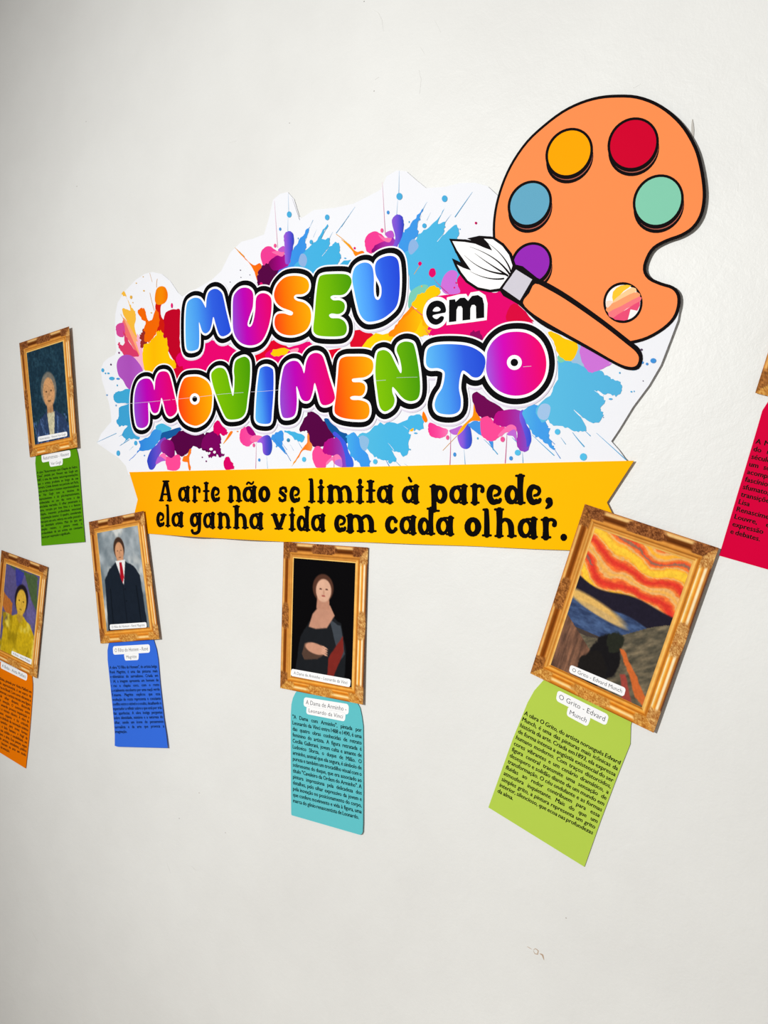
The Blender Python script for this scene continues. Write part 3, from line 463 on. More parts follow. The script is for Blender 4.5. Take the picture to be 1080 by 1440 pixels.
G = {
 'a': (.98, [el(.36, .49, .245, .385, rr=[.08, .09, .13, .135, .13, .09, .08]), stem(.765, r=.135), sf(.35, .97, .935), sf(.50, .98, .065)]),
 'n': (1.12, [stem(.26), S((.3, .8, .1), (.5, .93, .1), (.72, .86, .13), (.84, .6, .15), (.85, .3, .145), (.86, .08, .155)), sf(.0, .45, .935), sf(.02, .5, .065), sf(.62, 1.12, .065)]),
 'r': (.86, [stem(.27), S((.3, .8, .09), (.45, .93, .09), (.62, .93, .09), (.72, .82, .11), (.70, .68, .13)), sf(.0, .45, .935), sf(.02, .56, .065)]),
 't': (.66, [S((.33, 1.22, .16), (.33, .7, .135), (.33, .1, .15)), sf(.08, .58, 1.25, .07), S((.08, .72, .07), (.33, .72, .10), (.58, .72, .07)), sf(.05, .62, .065)]),
 'e': (.92, [el(.44, .5, .27, .38, 70, 300, rr=[.11, .16, .18, .17, .13]), S((.5, .87, .11), (.68, .8, .12), (.75, .66, .11), (.66, .5, .09), (.45, .44, .07)), S((.55, .12, .11), (.72, .16, .12), (.78, .24, .11))]),
 'o': (.92, [el(.46, .5, .28, .37, rr=[.175, .15, .13, .15, .175, .15, .13, .15, .175])]),
 's': (.82, [S((.66, .70, .13), (.62, .86, .12), (.42, .90, .10), (.22, .82, .12), (.20, .64, .14), (.40, .52, .14), (.60, .38, .14), (.60, .18, .13), (.38, .10, .10), (.18, .16, .12), (.15, .24, .12))]),
 'l': (.56, [S((.26, 1.42, .13), (.28, .8, .15), (.28, .08, .16)), S((.1, 1.46, .07), (.28, 1.46, .08)), sf(.0, .56, .065)]),
 'i': (.6, [stem(.30), sf(.03, .57, .935), sf(.0, .6, .065), S((.3, 1.30, .15), (.3, 1.22, .15))]),
 'm': (1.62, [stem(.24), S((.3, .8, .1), (.48, .93, .1), (.68, .86, .13), (.78, .6, .145), (.80, .3, .145), (.80, .08, .15)), S((.86, .8, .1), (1.02, .93, .1), (1.2, .88, .13), (1.32, .62, .145), (1.34, .3, .14), (1.34, .08, .15)), sf(.0, .42, .935), sf(.0, .46, .065), sf(.56, 1.04, .065), sf(1.12, 1.62, .065)]),
 'p': (.98, [S((.26, .93, .16), (.27, .3, .14), (.28, -.35, .15)), el(.62, .49, .235, .375, rr=[.15, .15, .10, .10, .10, .15, .15]), sf(.02, .66, .935), sf(.02, .6, -.38)]),
 'd': (1.06, [el(.38, .47, .235, .37, rr=[.10, .10, .15, .15, .15, .10, .10]), S((.80, 1.38, .17), (.78, .8, .145), (.80, .08, .15)), sf(.52, 1.03, 1.42), sf(.48, 1.06, .065)]),
 'g': (.98, [el(.37, .5, .235, .355, rr=[.10, .10, .15, .15, .15, .10, .10]), S((.76, .9, .13), (.75, .4, .14), (.74, .0, .14), (.68, -.26, .13), (.45, -.38, .11), (.24, -.34, .10), (.18, -.2, .12)), sf(.35, .98, .935)]),
 'h': (1.14, [S((.28, 1.38, .17), (.28, .8, .145), (.27, .08, .155)), S((.34, .75, .1), (.52, .90, .1), (.74, .82, .13), (.84, .58, .15), (.86, .3, .145), (.87, .08, .15)), sf(.0, .52, 1.42), sf(.02, .5, .065), sf(.64, 1.14, .065)]),
 'v': (1.0, [S((.23, .93, .15), (.36, .5, .145), (.5, .12, .15)), S((.80, .93, .13), (.68, .5, .12), (.52, .12, .14)), sf(.0, .44, .935), sf(.58, 1.0, .935), sf(.22, .78, .07)]),
 'c': (.84, [el(.46, .5, .29, .38, 50, 310, rr=[.10, .12, .16, .17, .16, .12, .10]), S((.64, .78, .1), (.68, .70, .14)), S((.62, .2, .1), (.68, .26, .13))]),
 'A': (1.0, [S((.46, 1.32, .10), (.32, .75, .10), (.18, .1, .12)), S((.56, 1.3, .14), (.68, .75, .13), (.80, .1, .14)), S((.3, .48, .07), (.7, .48, .07)), sf(.26, .80, 1.36), sf(.0, .40, .065), sf(.58, 1.0, .065)]),
 ',': (.4, [S((.2, .12, .2), (.26, -.05, .15), (.16, -.2, .11), (.06, -.28, .07))]),
 '.': (.4, [S((.2, .13, .19), (.2, .14, .19))]),
}
TIL = S((.28, 1.14, .07), (.36, 1.24, .07), (.46, 1.22, .07), (.56, 1.15, .07), (.66, 1.18, .07), (.72, 1.28, .06)); GRA = S((.38, 1.42, .07), (.5, 1.22, .08))
def dense(st):
    st = np.array(st, float)
    if len(st) > 7: return st
    t = np.linspace(0, len(st)-1, max(4, 4*(len(st)-1)+1)); i = np.clip(t.astype(int), 0, len(st)-2); f = (t-i)[:, None]
    g_ = lambda k: st[np.clip(k, 0, len(st)-1)]; a, b_, c, d_ = g_(i-1), g_(i), g_(i+1), g_(i+2)
    return .5*((2*b_)+(-a+c)*f+(2*a-5*b_+4*c-d_)*f*f+(-a+3*b_-3*c+d_)*f**3)
def glyph(ch, key, x0, x1, yb, xh, acc=None, sb=0):     # box on an enlargement: left, right, baseline y, x-height
    w, sts = G[ch]; sts = list(sts)+([TIL] if acc == '~' else [GRA] if acc == '`' else [])
    loops = []
    for st in sts:
        d = dense(st); q = stroke_loop(d[:, :2], d[:, 2]); loops.append(pts(key, np.stack([x0+q[:, 0]*(x1-x0)/w, yb-q[:, 1]*xh+sb*q[:, 0]], 1)))
    loops = [ccw(l) for l in loops]
    nm = lambda T: np.any([inside(l, T) | (dist(l, T) < 1e-5) for l in loops], 0)
    cs = [np.concatenate([pts(key, [(x0+p[0]*(x1-x0)/w, yb-p[1]*xh)]) for p in dense(st)]) for st in sts]
    rs = [dense(st)[:, 2] for st in sts]; sx = abs(pts(key, [(x0+(x1-x0)/w, yb)])[0][0]-pts(key, [(x0, yb)])[0][0]); sy = abs(pts(key, [(x0, yb-xh)])[0][1]-pts(key, [(x0, yb)])[0][1])
    def mem(T):
        r = np.any([inside(l, T) for l in loops], 0)
        for c_, rr in zip(cs, rs):                      # the tapering line itself, wherever its outline folds over
            dd = (T[:, None]-c_[None])/np.array([sx, sy]); r = r | np.any((dd**2).sum(2) < (rr*.94)**2, 1)
        return r
    loops = [dens(l, .004) for l in loops]; return tri(loops, mem, gridpts(np.concatenate(loops), .0045, mem))
ZM.update(q=(210, 660, 7.2), r=(350, 660, 7.2), s=(490, 660, 6.353), t=(640, 660, 6.353))
LINES = [
 [('A', 'q', 95, 232, 325, 150)], [('a', 'q', 292, 415, 328, 153), ('r', 'q', 430, 523, 328, 153), ('t', 'q', 540, 612, 328, 150), ('e', 'q', 622, 720, 330, 157)],
 [('n', 'q', 790, 943, 328, 155), ('a', 'r', -63, 85, 332, 160, '~'), ('o', 'r', 92, 220, 335, 168)], [('s', 'r', 292, 395, 337, 168), ('e', 'r', 410, 525, 338, 168)],
 [('l', 'r', 597, 675, 336, 160), ('i', 'r', 690, 770, 336, 165), ('m', 'r', 787, 1067, 337, 170), ('i', 's', 65, 142, 299, 150), ('t', 's', 150, 245, 299, 152), ('a', 's', 255, 405, 303, 160)],
 [('a', 's', 478, 637, 305, 162, '`')], [('p', 's', 718, 882, 308, 165), ('a', 's', 902, 1070, 309, 168), ('r', 't', 133, 268, 309, 170), ('e', 't', 280, 425, 315, 180), ('d', 't', 440, 632, 311, 178), ('e', 't', 635, 780, 316, 183), (',', 't', 805, 872, 300, 165)],
 [('e', 'q', 70, 158, 583, 153), ('l', 'q', 160, 215, 580, 147), ('a', 'q', 225, 350, 583, 148)],
 [('g', 'q', 410, 537, 590, 152), ('a', 'q', 545, 670, 597, 157), ('n', 'q', 685, 833, 597, 153), ('h', 'q', 843, 1008, 601, 158), ('a', 'r', 5, 150, 608, 165)],
 [('v', 'r', 220, 385, 612, 160), ('i', 'r', 400, 475, 617, 164), ('d', 'r', 483, 625, 625, 167), ('a', 'r', 630, 780, 629, 172)],
 [('e', 'r', 863, 992, 637, 177), ('m', 's', -25, 254, 562, 155)], [('c', 's', 325, 445, 577, 163), ('a', 's', 457, 612, 581, 163), ('d', 's', 618, 778, 586, 165), ('a', 's', 783, 948, 590, 166)],
 [('o', 't', 80, 237, 603, 177), ('l', 't', 237, 330, 601, 165), ('h', 't', 345, 553, 607, 175), ('a', 't', 560, 742, 616, 182), ('r', 't', 762, 915, 619, 180), ('.', 't', 938, 1003, 632, 178)]]
for wd_ in LINES:
    V_, F_, b0 = [], [], 0
    for g_ in wd_:
        v, f = glyph(*g_); V_.append(v); F_.append(f+b0); b0 += len(v)
    mesh('word', np.concatenate(V_), np.concatenate(F_), .0016+12*LAY, (8, 5, 4), BANNER, **LF)

# ------------------------------------------------------------------ framed prints and text sheets
TEXTJOBS = []                                           # (quad corners TL TR BR BL in wall metres, lines, justify, colour, z, parent, lift, offset)
def bil(Q, U, Vv): U = np.asarray(U)[..., None]; Vv = np.asarray(Vv)[..., None]; return (1-Vv)*((1-U)*Q[0]+U*Q[1])+Vv*((1-U)*Q[3]+U*Q[2])
def vnoise(x, y, seed=0):
    r = np.random.default_rng(seed); tb = r.random((64, 64)); xi, yi = np.floor(x).astype(int), np.floor(y).astype(int); fx, fy = x-xi, y-yi; fx = fx*fx*(3-2*fx); fy = fy*fy*(3-2*fy)
    g_ = lambda a, b: tb[a % 64, b % 64]; return (g_(xi, yi)*(1-fx)+g_(xi+1, yi)*fx)*(1-fy)+(g_(xi, yi+1)*(1-fx)+g_(xi+1, yi+1)*fx)*fy
def fbm(x, y, s=0): return .5*vnoise(x, y, s)+.3*vnoise(2*x, 2*y, s+1)+.2*vnoise(4.1*x, 4.1*y, s+2)
MU, MT, MB = .136, .106, .098                            # printed moulding: share of width / height
PROF = {  # outer -> inner colours of the printed moulding
 'T': [(.0, (150, 84, 30)), (.05, (214, 150, 84)), (.12, (240, 196, 128)), (.20, (232, 186, 120)), (.25, (120, 62, 18)), (.42, (86, 40, 10)), (.50, (150, 84, 30)), (.56, (224, 152, 70)), (.68, (214, 140, 56)), (.74, (140, 78, 22)), (.80, (226, 158, 74)), (.90, (196, 122, 44)), (.95, (248, 208, 120)), (1, (190, 128, 50))],
 'L': [(.0, (170, 96, 40)), (.06, (226, 160, 84)), (.16, (236, 186, 110)), (.22, (150, 78, 20)), (.40, (112, 54, 10)), (.50, (170, 92, 26)), (.56, (232, 166, 84)), (.66, (190, 114, 36)), (.72, (240, 184, 100)), (.80, (188, 112, 34)), (.90, (236, 170, 84)), (.96, (252, 214, 128)), (1, (200, 136, 54))],
 'B': [(.0, (140, 72, 16)), (.06, (196, 114, 30)), (.16, (226, 142, 46)), (.26, (255, 232, 176)), (.34, (246, 186, 96)), (.42, (190, 100, 16)), (.52, (232, 140, 36)), (.58, (250, 180, 84)), (.66, (180, 96, 18)), (.74, (236, 152, 52)), (.84, (248, 184, 84)), (.92, (168, 90, 18)), (1, (220, 150, 60))],
 'R': [(.0, (90, 50, 40)), (.05, (120, 70, 40)), (.10, (190, 120, 50)), (.17, (206, 134, 54)), (.21, (255, 244, 214)), (.29, (255, 232, 180)), (.33, (222, 132, 36)), (.42, (232, 150, 50)), (.48, (246, 196, 96)), (.54, (255, 240, 196)), (.60, (232, 150, 44)), (.68, (176, 100, 30)), (.76, (222, 140, 50)), (.84, (252, 204, 112)), (.93, (236, 170, 84)), (.97, (252, 214, 130)), (1, (180, 112, 36))]}
def moulding(u, v, asp):                                # u right, v down in 0..1 ; returns sRGB
    dl, dr, dt, db = u/MU, (1-u)/MU, v/MT, (1-v)/MB; D = np.stack([dt, dl, db, dr]); k = D.argmin(0); d = np.clip(D.min(0), 0, 1); out = np.zeros(u.shape+(3,))
    for i, s in enumerate('TLBR'):
        pr = PROF[s]; c = np.stack([np.interp(d, [p[0] for p in pr], [p[1][j] for p in pr]) for j in range(3)], -1); out[k == i] = c[k == i]
    X, Y = u, v*asp; w = fbm(X*24, Y*24, 5); w2 = fbm(X*44, Y*44, 9)
    orn = np.zeros(u.shape)
    for cx, cy in ((.055, .055), (.945, .055), (.055, asp-.06), (.945, asp-.06)): orn = np.maximum(orn, 1-np.hypot((X-cx), (Y-cy))/.125-.25*(w-.5))
    for cx, cy, rx, ry in ((.5, .05, .17, .075), (.5, asp-.055, .17, .075), (.05, asp/2, .062, .15), (.95, asp/2, .062, .15)): orn = np.maximum(orn, 1-np.hypot((X-cx)/rx, (Y-cy)/ry)-.3*(w-.5))
    m = np.clip(orn*6, 0, 1)*(d < .62); sw = .5+.5*np.sin(70*np.hypot(X-.5, Y-asp/2)+16*w)*np.cos(22*w2)
    br = {0: ((66, 28, 10), (200, 128, 72)), 1: ((80, 38, 10), (220, 146, 76)), 2: ((150, 74, 12), (255, 206, 116)), 3: ((140, 70, 20), (255, 212, 136))}
    for i in range(4):
        lo, hi = np.array(br[i][0], float), np.array(br[i][1], float); tt = np.clip(sw*.65+w2*.55-.1, 0, 1)[..., None]; c = lo*(1-tt)+hi*tt; sel = k == i; out[sel] = (out*(1-m[..., None])+c*m[..., None])[sel]
    return np.clip(out*(.93+.14*w[..., None]), 0, 255)
class Cv:                                               # tiny painter: soft shapes on a grid of colours
    def __init__(s, u, v, c): s.u, s.v = u, v; s.c = np.zeros(u.shape+(3,))+np.array(c, float)
    def put(s, m, c): m = np.clip(m, 0, 1)[..., None]; s.c = s.c*(1-m)+np.array(c, float)*m
    def ell(s, cx, cy, rx, ry, c, soft=.08, rot=0):
        x, y = s.u-cx, s.v-cy; a, b_ = x*math.cos(rot)+y*math.sin(rot), -x*math.sin(rot)+y*math.cos(rot); s.put((1-np.hypot(a/rx, b_/ry))/soft+.5, c)
    def poly(s, p, c, wob=0):
        p = np.array(p, float); T = np.stack([s.u.ravel(), s.v.ravel()], 1)
        if wob: T = T+wob*np.stack([fbm(T[:, 0]*12, T[:, 1]*12, 31)-.5, fbm(T[:, 0]*12, T[:, 1]*12, 37)-.5], 1)
        i = inside(p, T); d = dist(p, T); s.put((np.where(i, d, -d)/.010+.5).reshape(s.u.shape), c)
def pic_landscape(u, v):
    c = Cv(u, v, (70, 60, 56)); n = fbm(u*3, v*5, 2); ph = (v-.13*u+.035*np.sin(u*6.5+v*7+.6)+.022*np.sin(u*13+2))*44+2.4*(n-.5)+1.1*(fbm(u*14, v*44, 4)-.5)
    st = np.array([(224, 58, 44), (232, 84, 50), (244, 124, 56), (236, 178, 110), (250, 176, 56), (252, 200, 60)], float); tt = np.clip(.5+.42*np.sin(ph)+.22*np.sin(ph*.43+1.3), 0, .999)*5; i = tt.astype(int); fr = np.clip((tt-i)*2-.5, 0, 1)[..., None]
    sky = st[i]*(1-fr)+st[np.minimum(i+1, 5)]*fr; gl = (np.abs(np.sin(ph*.25+.4)) < .09)*(v < .24)*(fbm(u*7, v*20, 8) > .42); sky = np.where(gl[..., None], sky*.5+np.array([84, 130, 120.])*.5, sky)
    hor = .345+.07*u+.02*np.sin(u*6); c.put((hor-v)/.012, 0); c.c = np.where((v < hor)[..., None], sky, c.c)
    str_ = fbm(u*10+v*6, v*46, 12)[..., None]; wat = np.array([34, 44, 74.])*(1-str_)+np.array([86, 112, 156.])*str_
    c.c = np.where(((v >= hor) & (v < .68))[..., None], wat, c.c)
    d2 = v-hor-.012*np.sin(u*9); c.put(((.055+.03*u)-np.abs(d2-.04))/.012, (34, 30, 44))
    c.ell(.22, .49, .34, .040, (226, 180, 100), .5, .12); c.ell(.34, .53, .26, .022, (206, 170, 110), .5, .1)
    hill = .60+.10*np.cos((u-.2)*3.6)-.16*np.clip(u-.5, 0, 1)+.02*n; g3 = fbm(u*9-v*5, v*30+u*16, 21)[..., None]; gr = np.array([52, 52, 46.])*(1-g3)+np.array([150, 132, 104.])*g3
    c.c = np.where((v > hill)[..., None], gr, c.c)
    lf = fbm(u*40, v*7, 24)[..., None]; lft = np.array([66, 48, 42.])*(1-lf)+np.array([166, 116, 88.])*lf; c.c = np.where(((v > .62+.5*u) & (u < .55))[..., None], lft, c.c)
    c.u = u+.05*(fbm(u*14, v*18, 61)-.5); c.v = v+.05*(fbm(u*14, v*18, 62)-.5); c.ell(.50, .80, .16, .16, (26, 24, 26), .12); c.ell(.55, .67, .08, .075, (40, 42, 34), .15); c.ell(.42, .90, .15, .12, (30, 27, 26), .12); c.u, c.v = u, v   # dark thicket
    c.poly([(.62, .70), (.66, .69), (1.0, .93), (1.0, .99), (.9, .95)], (206, 104, 50), .03); c.poly([(.70, .86), (.75, .85), (.90, 1.0), (.80, 1.0)], (160, 70, 60), .03)
    return c.c*(.9+.2*fbm(u*50, v*70, 3)[..., None])
def figure(c, hx, hy, hr, skin, hair, coat, sh=.40, top=.60):
    c.poly([(hx-sh, 1.02), (hx-sh*.92, top+.12), (hx-sh*.62, top+.02), (hx-.08, top-.05), (hx+.08, top-.05), (hx+sh*.62, top+.02), (hx+sh*.92, top+.12), (hx+sh, 1.02)], coat, .02)
    c.ell(hx, hy-.012, hr*1.16, hr*.98, hair, .12); c.poly([(hx-.07, hy+.05), (hx+.07, hy+.05), (hx+.09, top), (hx, top+.05), (hx-.09, top)], tuple(.86*s for s in skin)); c.ell(hx, hy+.025, hr*.88, hr*.86, skin, .12)
    for s in (-1, 1): c.ell(hx+s*hr*.36, hy+.01, hr*.13, hr*.045, tuple(.4*k for k in skin), .5)
    c.ell(hx, hy+.022+hr*.5, hr*.25, hr*.05, tuple(.6*k for k in skin), .6); c.ell(hx+hr*.05, hy+.03, hr*.07, hr*.16, tuple(.85*k for k in skin), .9)
def pic_suit(u, v):
    n = fbm(u*3, v*3.5, 40); c = Cv(u, v, (170, 178, 184)); c.put((n-.40)*3, (112, 124, 132)); c.put((fbm(u*4+3, v*5, 44)-.58)*5, (206, 208, 206)); c.put((v-.86)*8, (120, 126, 126))
    figure(c, .50, .20, .115, (206, 150, 112), (66, 46, 36), (26, 34, 46), .46, .36)
    c.poly([(.38, .31), (.62, .31), (.52, .56)], (238, 238, 238)); c.poly([(.47, .33), (.53, .33), (.55, .48), (.50, .54), (.46, .48)], (176, 16, 34)); c.poly([(.495, .56), (.505, .56), (.515, 1.0), (.50, 1.0)], (14, 20, 28))
    for y in (.60, .72): c.ell(.54, y, .012, .009, (12, 16, 22))
    for s in (-1, 1): c.poly([(.5+s*.30, .58), (.5+s*.32, .58), (.5+s*.34, 1), (.5+s*.32, 1)], (14, 20, 28))
    return c.c*(.93+.14*fbm(u*20, v*30, 3)[..., None])
def pic_blue_coat(u, v):
    n = fbm(u*24, v*30, 50); c = Cv(u, v, (26, 50, 66)); c.put((n-.4)*2.2, (44, 76, 92))
    figure(c, .52, .46, .185, (206, 152, 104), (120, 116, 108), (44, 62, 96), .48, .72)
    c.poly([(.42, .70), (.64, .70), (.56, .98), (.46, .98)], (204, 196, 164), .03); c.put(((v > .74)*(fbm(u*30, v*14, 55)-.55)*6)*(np.abs(u-.53) > .12), (84, 112, 160))
    return c.c*(.8+.4*fbm(u*46, v*60, 57)[..., None])
def pic_black_dress(u, v):
    c = Cv(u, v, (7, 6, 8)); c.poly([(.06, .98), (.14, .66), (.28, .52), (.45, .44), (.60, .42), (.80, .50), (.90, .72), (.88, 1.0)], (28, 30, 34), .02)
    c.poly([(.62, .48), (.80, .52), (.88, .74), (.80, .80), (.70, .62)], (64, 70, 78), .02); c.poly([(.28, .56), (.34, .45), (.44, .38), (.62, .36), (.70, .44), (.58, .55), (.40, .57)], (196, 142, 118))
    figure_c = (.50, .24); c.ell(.50, .225, .17, .115, (84, 52, 40), .1); c.poly([(.41, .30), (.60, .30), (.62, .40), (.40, .40)], (190, 136, 112)); c.ell(.51, .245, .125, .095, (220, 172, 146), .12)
    for s in (-1, 1): c.ell(.51+s*.05, .235, .022, .007, (92, 56, 46), .5)
    c.ell(.51, .29, .030, .007, (168, 84, 76), .5); c.ell(.515, .262, .010, .022, (196, 146, 120), .9)
    c.poly([(.62, .80), (.84, .60), (.86, .72), (.70, .96), (.60, .98)], (124, 40, 34), .02); c.poly([(.18, .80), (.22, .70), (.50, .70), (.58, .76), (.44, .82), (.22, .84)], (84, 62, 52), .02)
    c.ell(.40, .735, .17, .045, (206, 150, 124), .2, .08)
    for k_ in range(4): c.ell(.55, .715+.018*k_, .055, .008, (216, 162, 136), .5, .2)
    return c.c*(.95+.1*fbm(u*20, v*30, 3)[..., None])
def pic_yellow(u, v):
    n = fbm(u*6, v*8, 60); c = Cv(u, v, (92, 84, 134)); c.poly([(.0, .0), (.5, 0), (.95, .02), (1, .4), (.78, .26), (.6, .06)], (76, 96, 60), .05); c.poly([(.28, .0), (.55, .02), (.5, .2), (.36, .2)], (60, 60, 150), .05); c.poly([(-.02, .3), (.3, .42), (.28, .6), (-.02, .5)], (186, 110, 48), .05)
    c.poly([(.7, .2), (.98, .44), (.9, .8), (.75, .5)], (104, 96, 150), .05)
    figure(c, .54, .34, .17, (222, 176, 60), (34, 26, 34), (206, 172, 24), .50, .56); c.put((fbm(u*7, v*5, 66)-.52)*5*(v > .55), (164, 136, 16)); c.put((fbm(u*5+4, v*6, 67)-.6)*5*(v > .55), (236, 214, 90))
    return c.c*(.88+.24*fbm(u*30, v*40, 3)[..., None])
def pic_plain(u, v): c = Cv(u, v, (96, 92, 60)); c.put((fbm(u*5, v*7, 70)-.4)*3, (58, 66, 52)); return c.c
def quad_grid(name, Q, u0, u1, v0, v1, nu, nv, fn, z, parent, lift, hole=None, solid=0):
    U, Vv = np.meshgrid(np.linspace(u0, u1, nu), np.linspace(v0, v1, nv)); p = bil(Q, U, Vv).reshape(-1, 2); c = fn(U, Vv).reshape(-1, 3); fs = []
    for i in range(nv-1):
        for j in range(nu-1):
            if hole:
                uc, vc = U[i, j]+(u1-u0)/(nu-1)/2, Vv[i, j]+(v1-v0)/(nv-1)/2
                if hole[0] < uc < hole[1] and hole[2] < vc < hole[3]: continue
            a = i*nu+j; fs.append((a, a+nu, a+nu+1, a+1))
    return mesh(name, p, fs, z, np.clip(c, 0, 255), parent, lift=lift, solid=solid)
def rounded(Q, r=.3, n=4):                              # rounded label shape in quad Q, r = share of the height
    w = np.linalg.norm(Q[1]-Q[0]); h_ = np.linalg.norm(Q[3]-Q[0]); ru, rv = r*h_/w, r; o = []
    for cu, cv, a in ((1-ru, rv, -90), (1-ru, 1-rv, 0), (ru, 1-rv, 90), (ru, rv, 180)):
        for k_ in range(n+1): an = math.radians(a+90*k_/n); o.append((cu+ru*math.cos(an), cv+rv*math.sin(an)))
    o = np.array(o); return bil(Q, o[:, 0], o[:, 1])
def plane_lift(Q, base, l, r_, tp=0, bt=0, curl=0):     # flat sheet: gap at left / right edge, extra at top / bottom
    ex, ey = Q[1]-Q[0], Q[3]-Q[0]
    def fn(T): u = ((T-Q[0])@ex)/(ex@ex); v = ((T-Q[0])@ey)/(ey@ey); return base+l+(r_-l)*np.clip(u, 0, 1)+tp*np.clip(1-v, 0, 1)+bt*np.clip(v, 0, 1)**2+curl*np.clip(u, 0, 1)**4
    return fn
def framed(label, cat_group, Q, res, fn, lift, cap=None, capq=None, name='framed_art_print'):
    c0 = Q.mean(0); t_ = thing(name, label, 'art print', c0, cat_group); asp = np.linalg.norm(Q[3]-Q[0])/np.linalg.norm(Q[1]-Q[0])
    nu, nv = int(res), int(res*asp); fr = quad_grid('printed_frame', Q, 0, 1, 0, 1, nu, nv, lambda u, v: moulding(u, v, asp), .0005, t_, lift, hole=(MU*1.02, 1-MU*1.02, MT*1.02, 1-MB*1.02), solid=.00045)
    quad_grid('picture', Q, MU*.985, 1-MU*.985, MT*.985, 1-MB*.985, int(nu*.9), int(nv*.9), lambda u, v: fn((u-MU)/(1-2*MU), (v-MT)/(1-MT-MB)), .0005+LAY, t_, lift, solid=.00045+LAY)
    if capq is not None:
        lb = fill('caption_label', rounded(capq), .0005+2.5*LAY, (250, 250, 252), t_, lift=lift); TEXTJOBS.append((capq, [cap], 'C', (60, 58, 64), .0005+4*LAY, lb, lift, -.004)); 
    return t_
def text_sheet(label, outline, col, TQ, lines, caps, lift, stops=None):
    t_ = thing('text_sheet', label, 'paper sheet', outline.mean(0), 'coloured text sheets under the framed prints')
    sh = fill('sheet', outline, .0004, col, t_, grid=.02, lift=lift, solid=.00035)
    TEXTJOBS.append((TQ, lines, 'J', (22, 30, 26) if col[2] < 120 or col[0] < 130 else (30, 20, 22), .0004+LAY*2, sh, lift, .0))
    for i, (cq, tx) in enumerate(caps):
        lb = fill('caption_label', rounded(cq), .0004+(2+i*.1)*LAY, (250, 250, 252), t_, lift=lift); TEXTJOBS.append((cq, [tx], 'C', (60, 58, 64), .0004+4*LAY, lb, lift, -.004))
    return t_
GP = 'gold-framed art prints on the wall'
qp = lambda key, s: pts(key, s)
# --- landscape print (right)
Q = qp('p', '822.5,708.8 1010.7,770.6 919.2,1030.5 745.6,946.9'); LS = plane_lift(Q, .0012, .0056, .0066, 0, .0002)
# lift where the print laps over the title poster
SQ = ZM['sc']
so = pts('sc', '18,1188 60,1070 110,930 150,832 165,795 190,750 230,705 560,850 552,880 550,950 500,1075 440,1235 378,1411')
LSS = plane_lift(pts('sc', '150,700 560,880 375,1410 18,1188'), .0002, .0003, .0012)
text_sheet('lime green text sheet hanging under the sunset landscape print', so, (182, 208, 80), qp('sc', '158,822 517,1010 398,1316 50,1136'),
 ['A obra O Grito, do artista norueguês Edvard', 'Munch, é uma das pinturas mais icônicas da', 'história da arte. Criada em 1893, ela expressa', 'de forma intensa a angústia existencial do ser', 'humano moderno. Com traços distorcidos,', 'cores vibrantes e um cenário dramático, a', 'figura central transmite uma sensação de', 'desespero e solidão diante de um mundo em', 'transformação. O céu ondulante e as formas', 'fluidas ao redor contribuem para essa', 'atmosfera inquietante. Mais do que um', 'simples grito, a pintura representa um grito', 'interior, silencioso, que ecoa nas profundezas', 'da alma.'],
 [(qp('s2', '228,618 600,800 578,878 213,695'), 'O Grito - Edvard'), (qp('s2', '303,735 470,812 443,885 290,803'), 'Munch')], LSS)
framed('largest gold-framed art print, tilted clockwise, orange sunset landscape over dark blue water', GP, Q, 150, pic_landscape, LS, 'O Grito - Edvard Munch', qp('s2', '320,435 722,605 706,668 308,490'))
# --- black dress print (centre)
Q = qp('p', '398.8,761.9 517.5,770 510.3,991 394,967.5'); LD = plane_lift(Q, .0010, .0004, .0024, 0, .0034)
so = pts('l2', '120,70 100,95 78,140 64,200 58,300 58,600 60,1000 62,1205 66,1220 690,1400 708,1396 720,1375 723,1300 726,1000 726,600 724,400 712,310 695,230 672,190')
LDS = plane_lift(pts('l2', '60,90 720,180 720,1400 60,1220'), .0002, .0002, .0022, 0, .0018)
text_sheet('turquoise text sheet hanging under the print of a woman in a black dress', so, (98, 194, 202), qp('l2', '75,286 710,410 710,1275 80,1112'),
 ['"A Dama com Arminho", pintada por', 'Leonardo da Vinci entre 1488 e 1490, é uma', 'das quatro obras conhecidas de retrato', 'feminino do artista. A figura retratada é', 'Cecília Gallerani, jovem culta e amante de', 'Ludovico Sforza, o duque de Milão. O', 'arminho, animal que ela segura, é símbolo de', 'pureza e também um trocadilho visual com o', 'sobrenome do duque, que era associado ao', 'título "Cavaleiro da Ordem do Arminho". A', 'pintura impressiona pela delicadeza dos', 'detalhes, pelo olhar expressivo da jovem e', 'pela inovação no posicionamento do corpo,', 'que confere movimento e vida à figura, uma', 'marca do gênio renascentista de Leonardo.'],
 [(qp('l2', '180,132 592,198 590,296 175,218'), 'A Dama de Arminho -'), (qp('l2', '204,212 565,274 556,358 200,288'), 'Leonardo da Vinci')], LDS)
framed('gold-framed art print below the banner, woman in a black dress', GP, Q, 110, pic_black_dress, LD, 'A Dama de Arminho - Leonardo da Vinci', qp('ld', '95,641 363,689 359,725 92,673'))
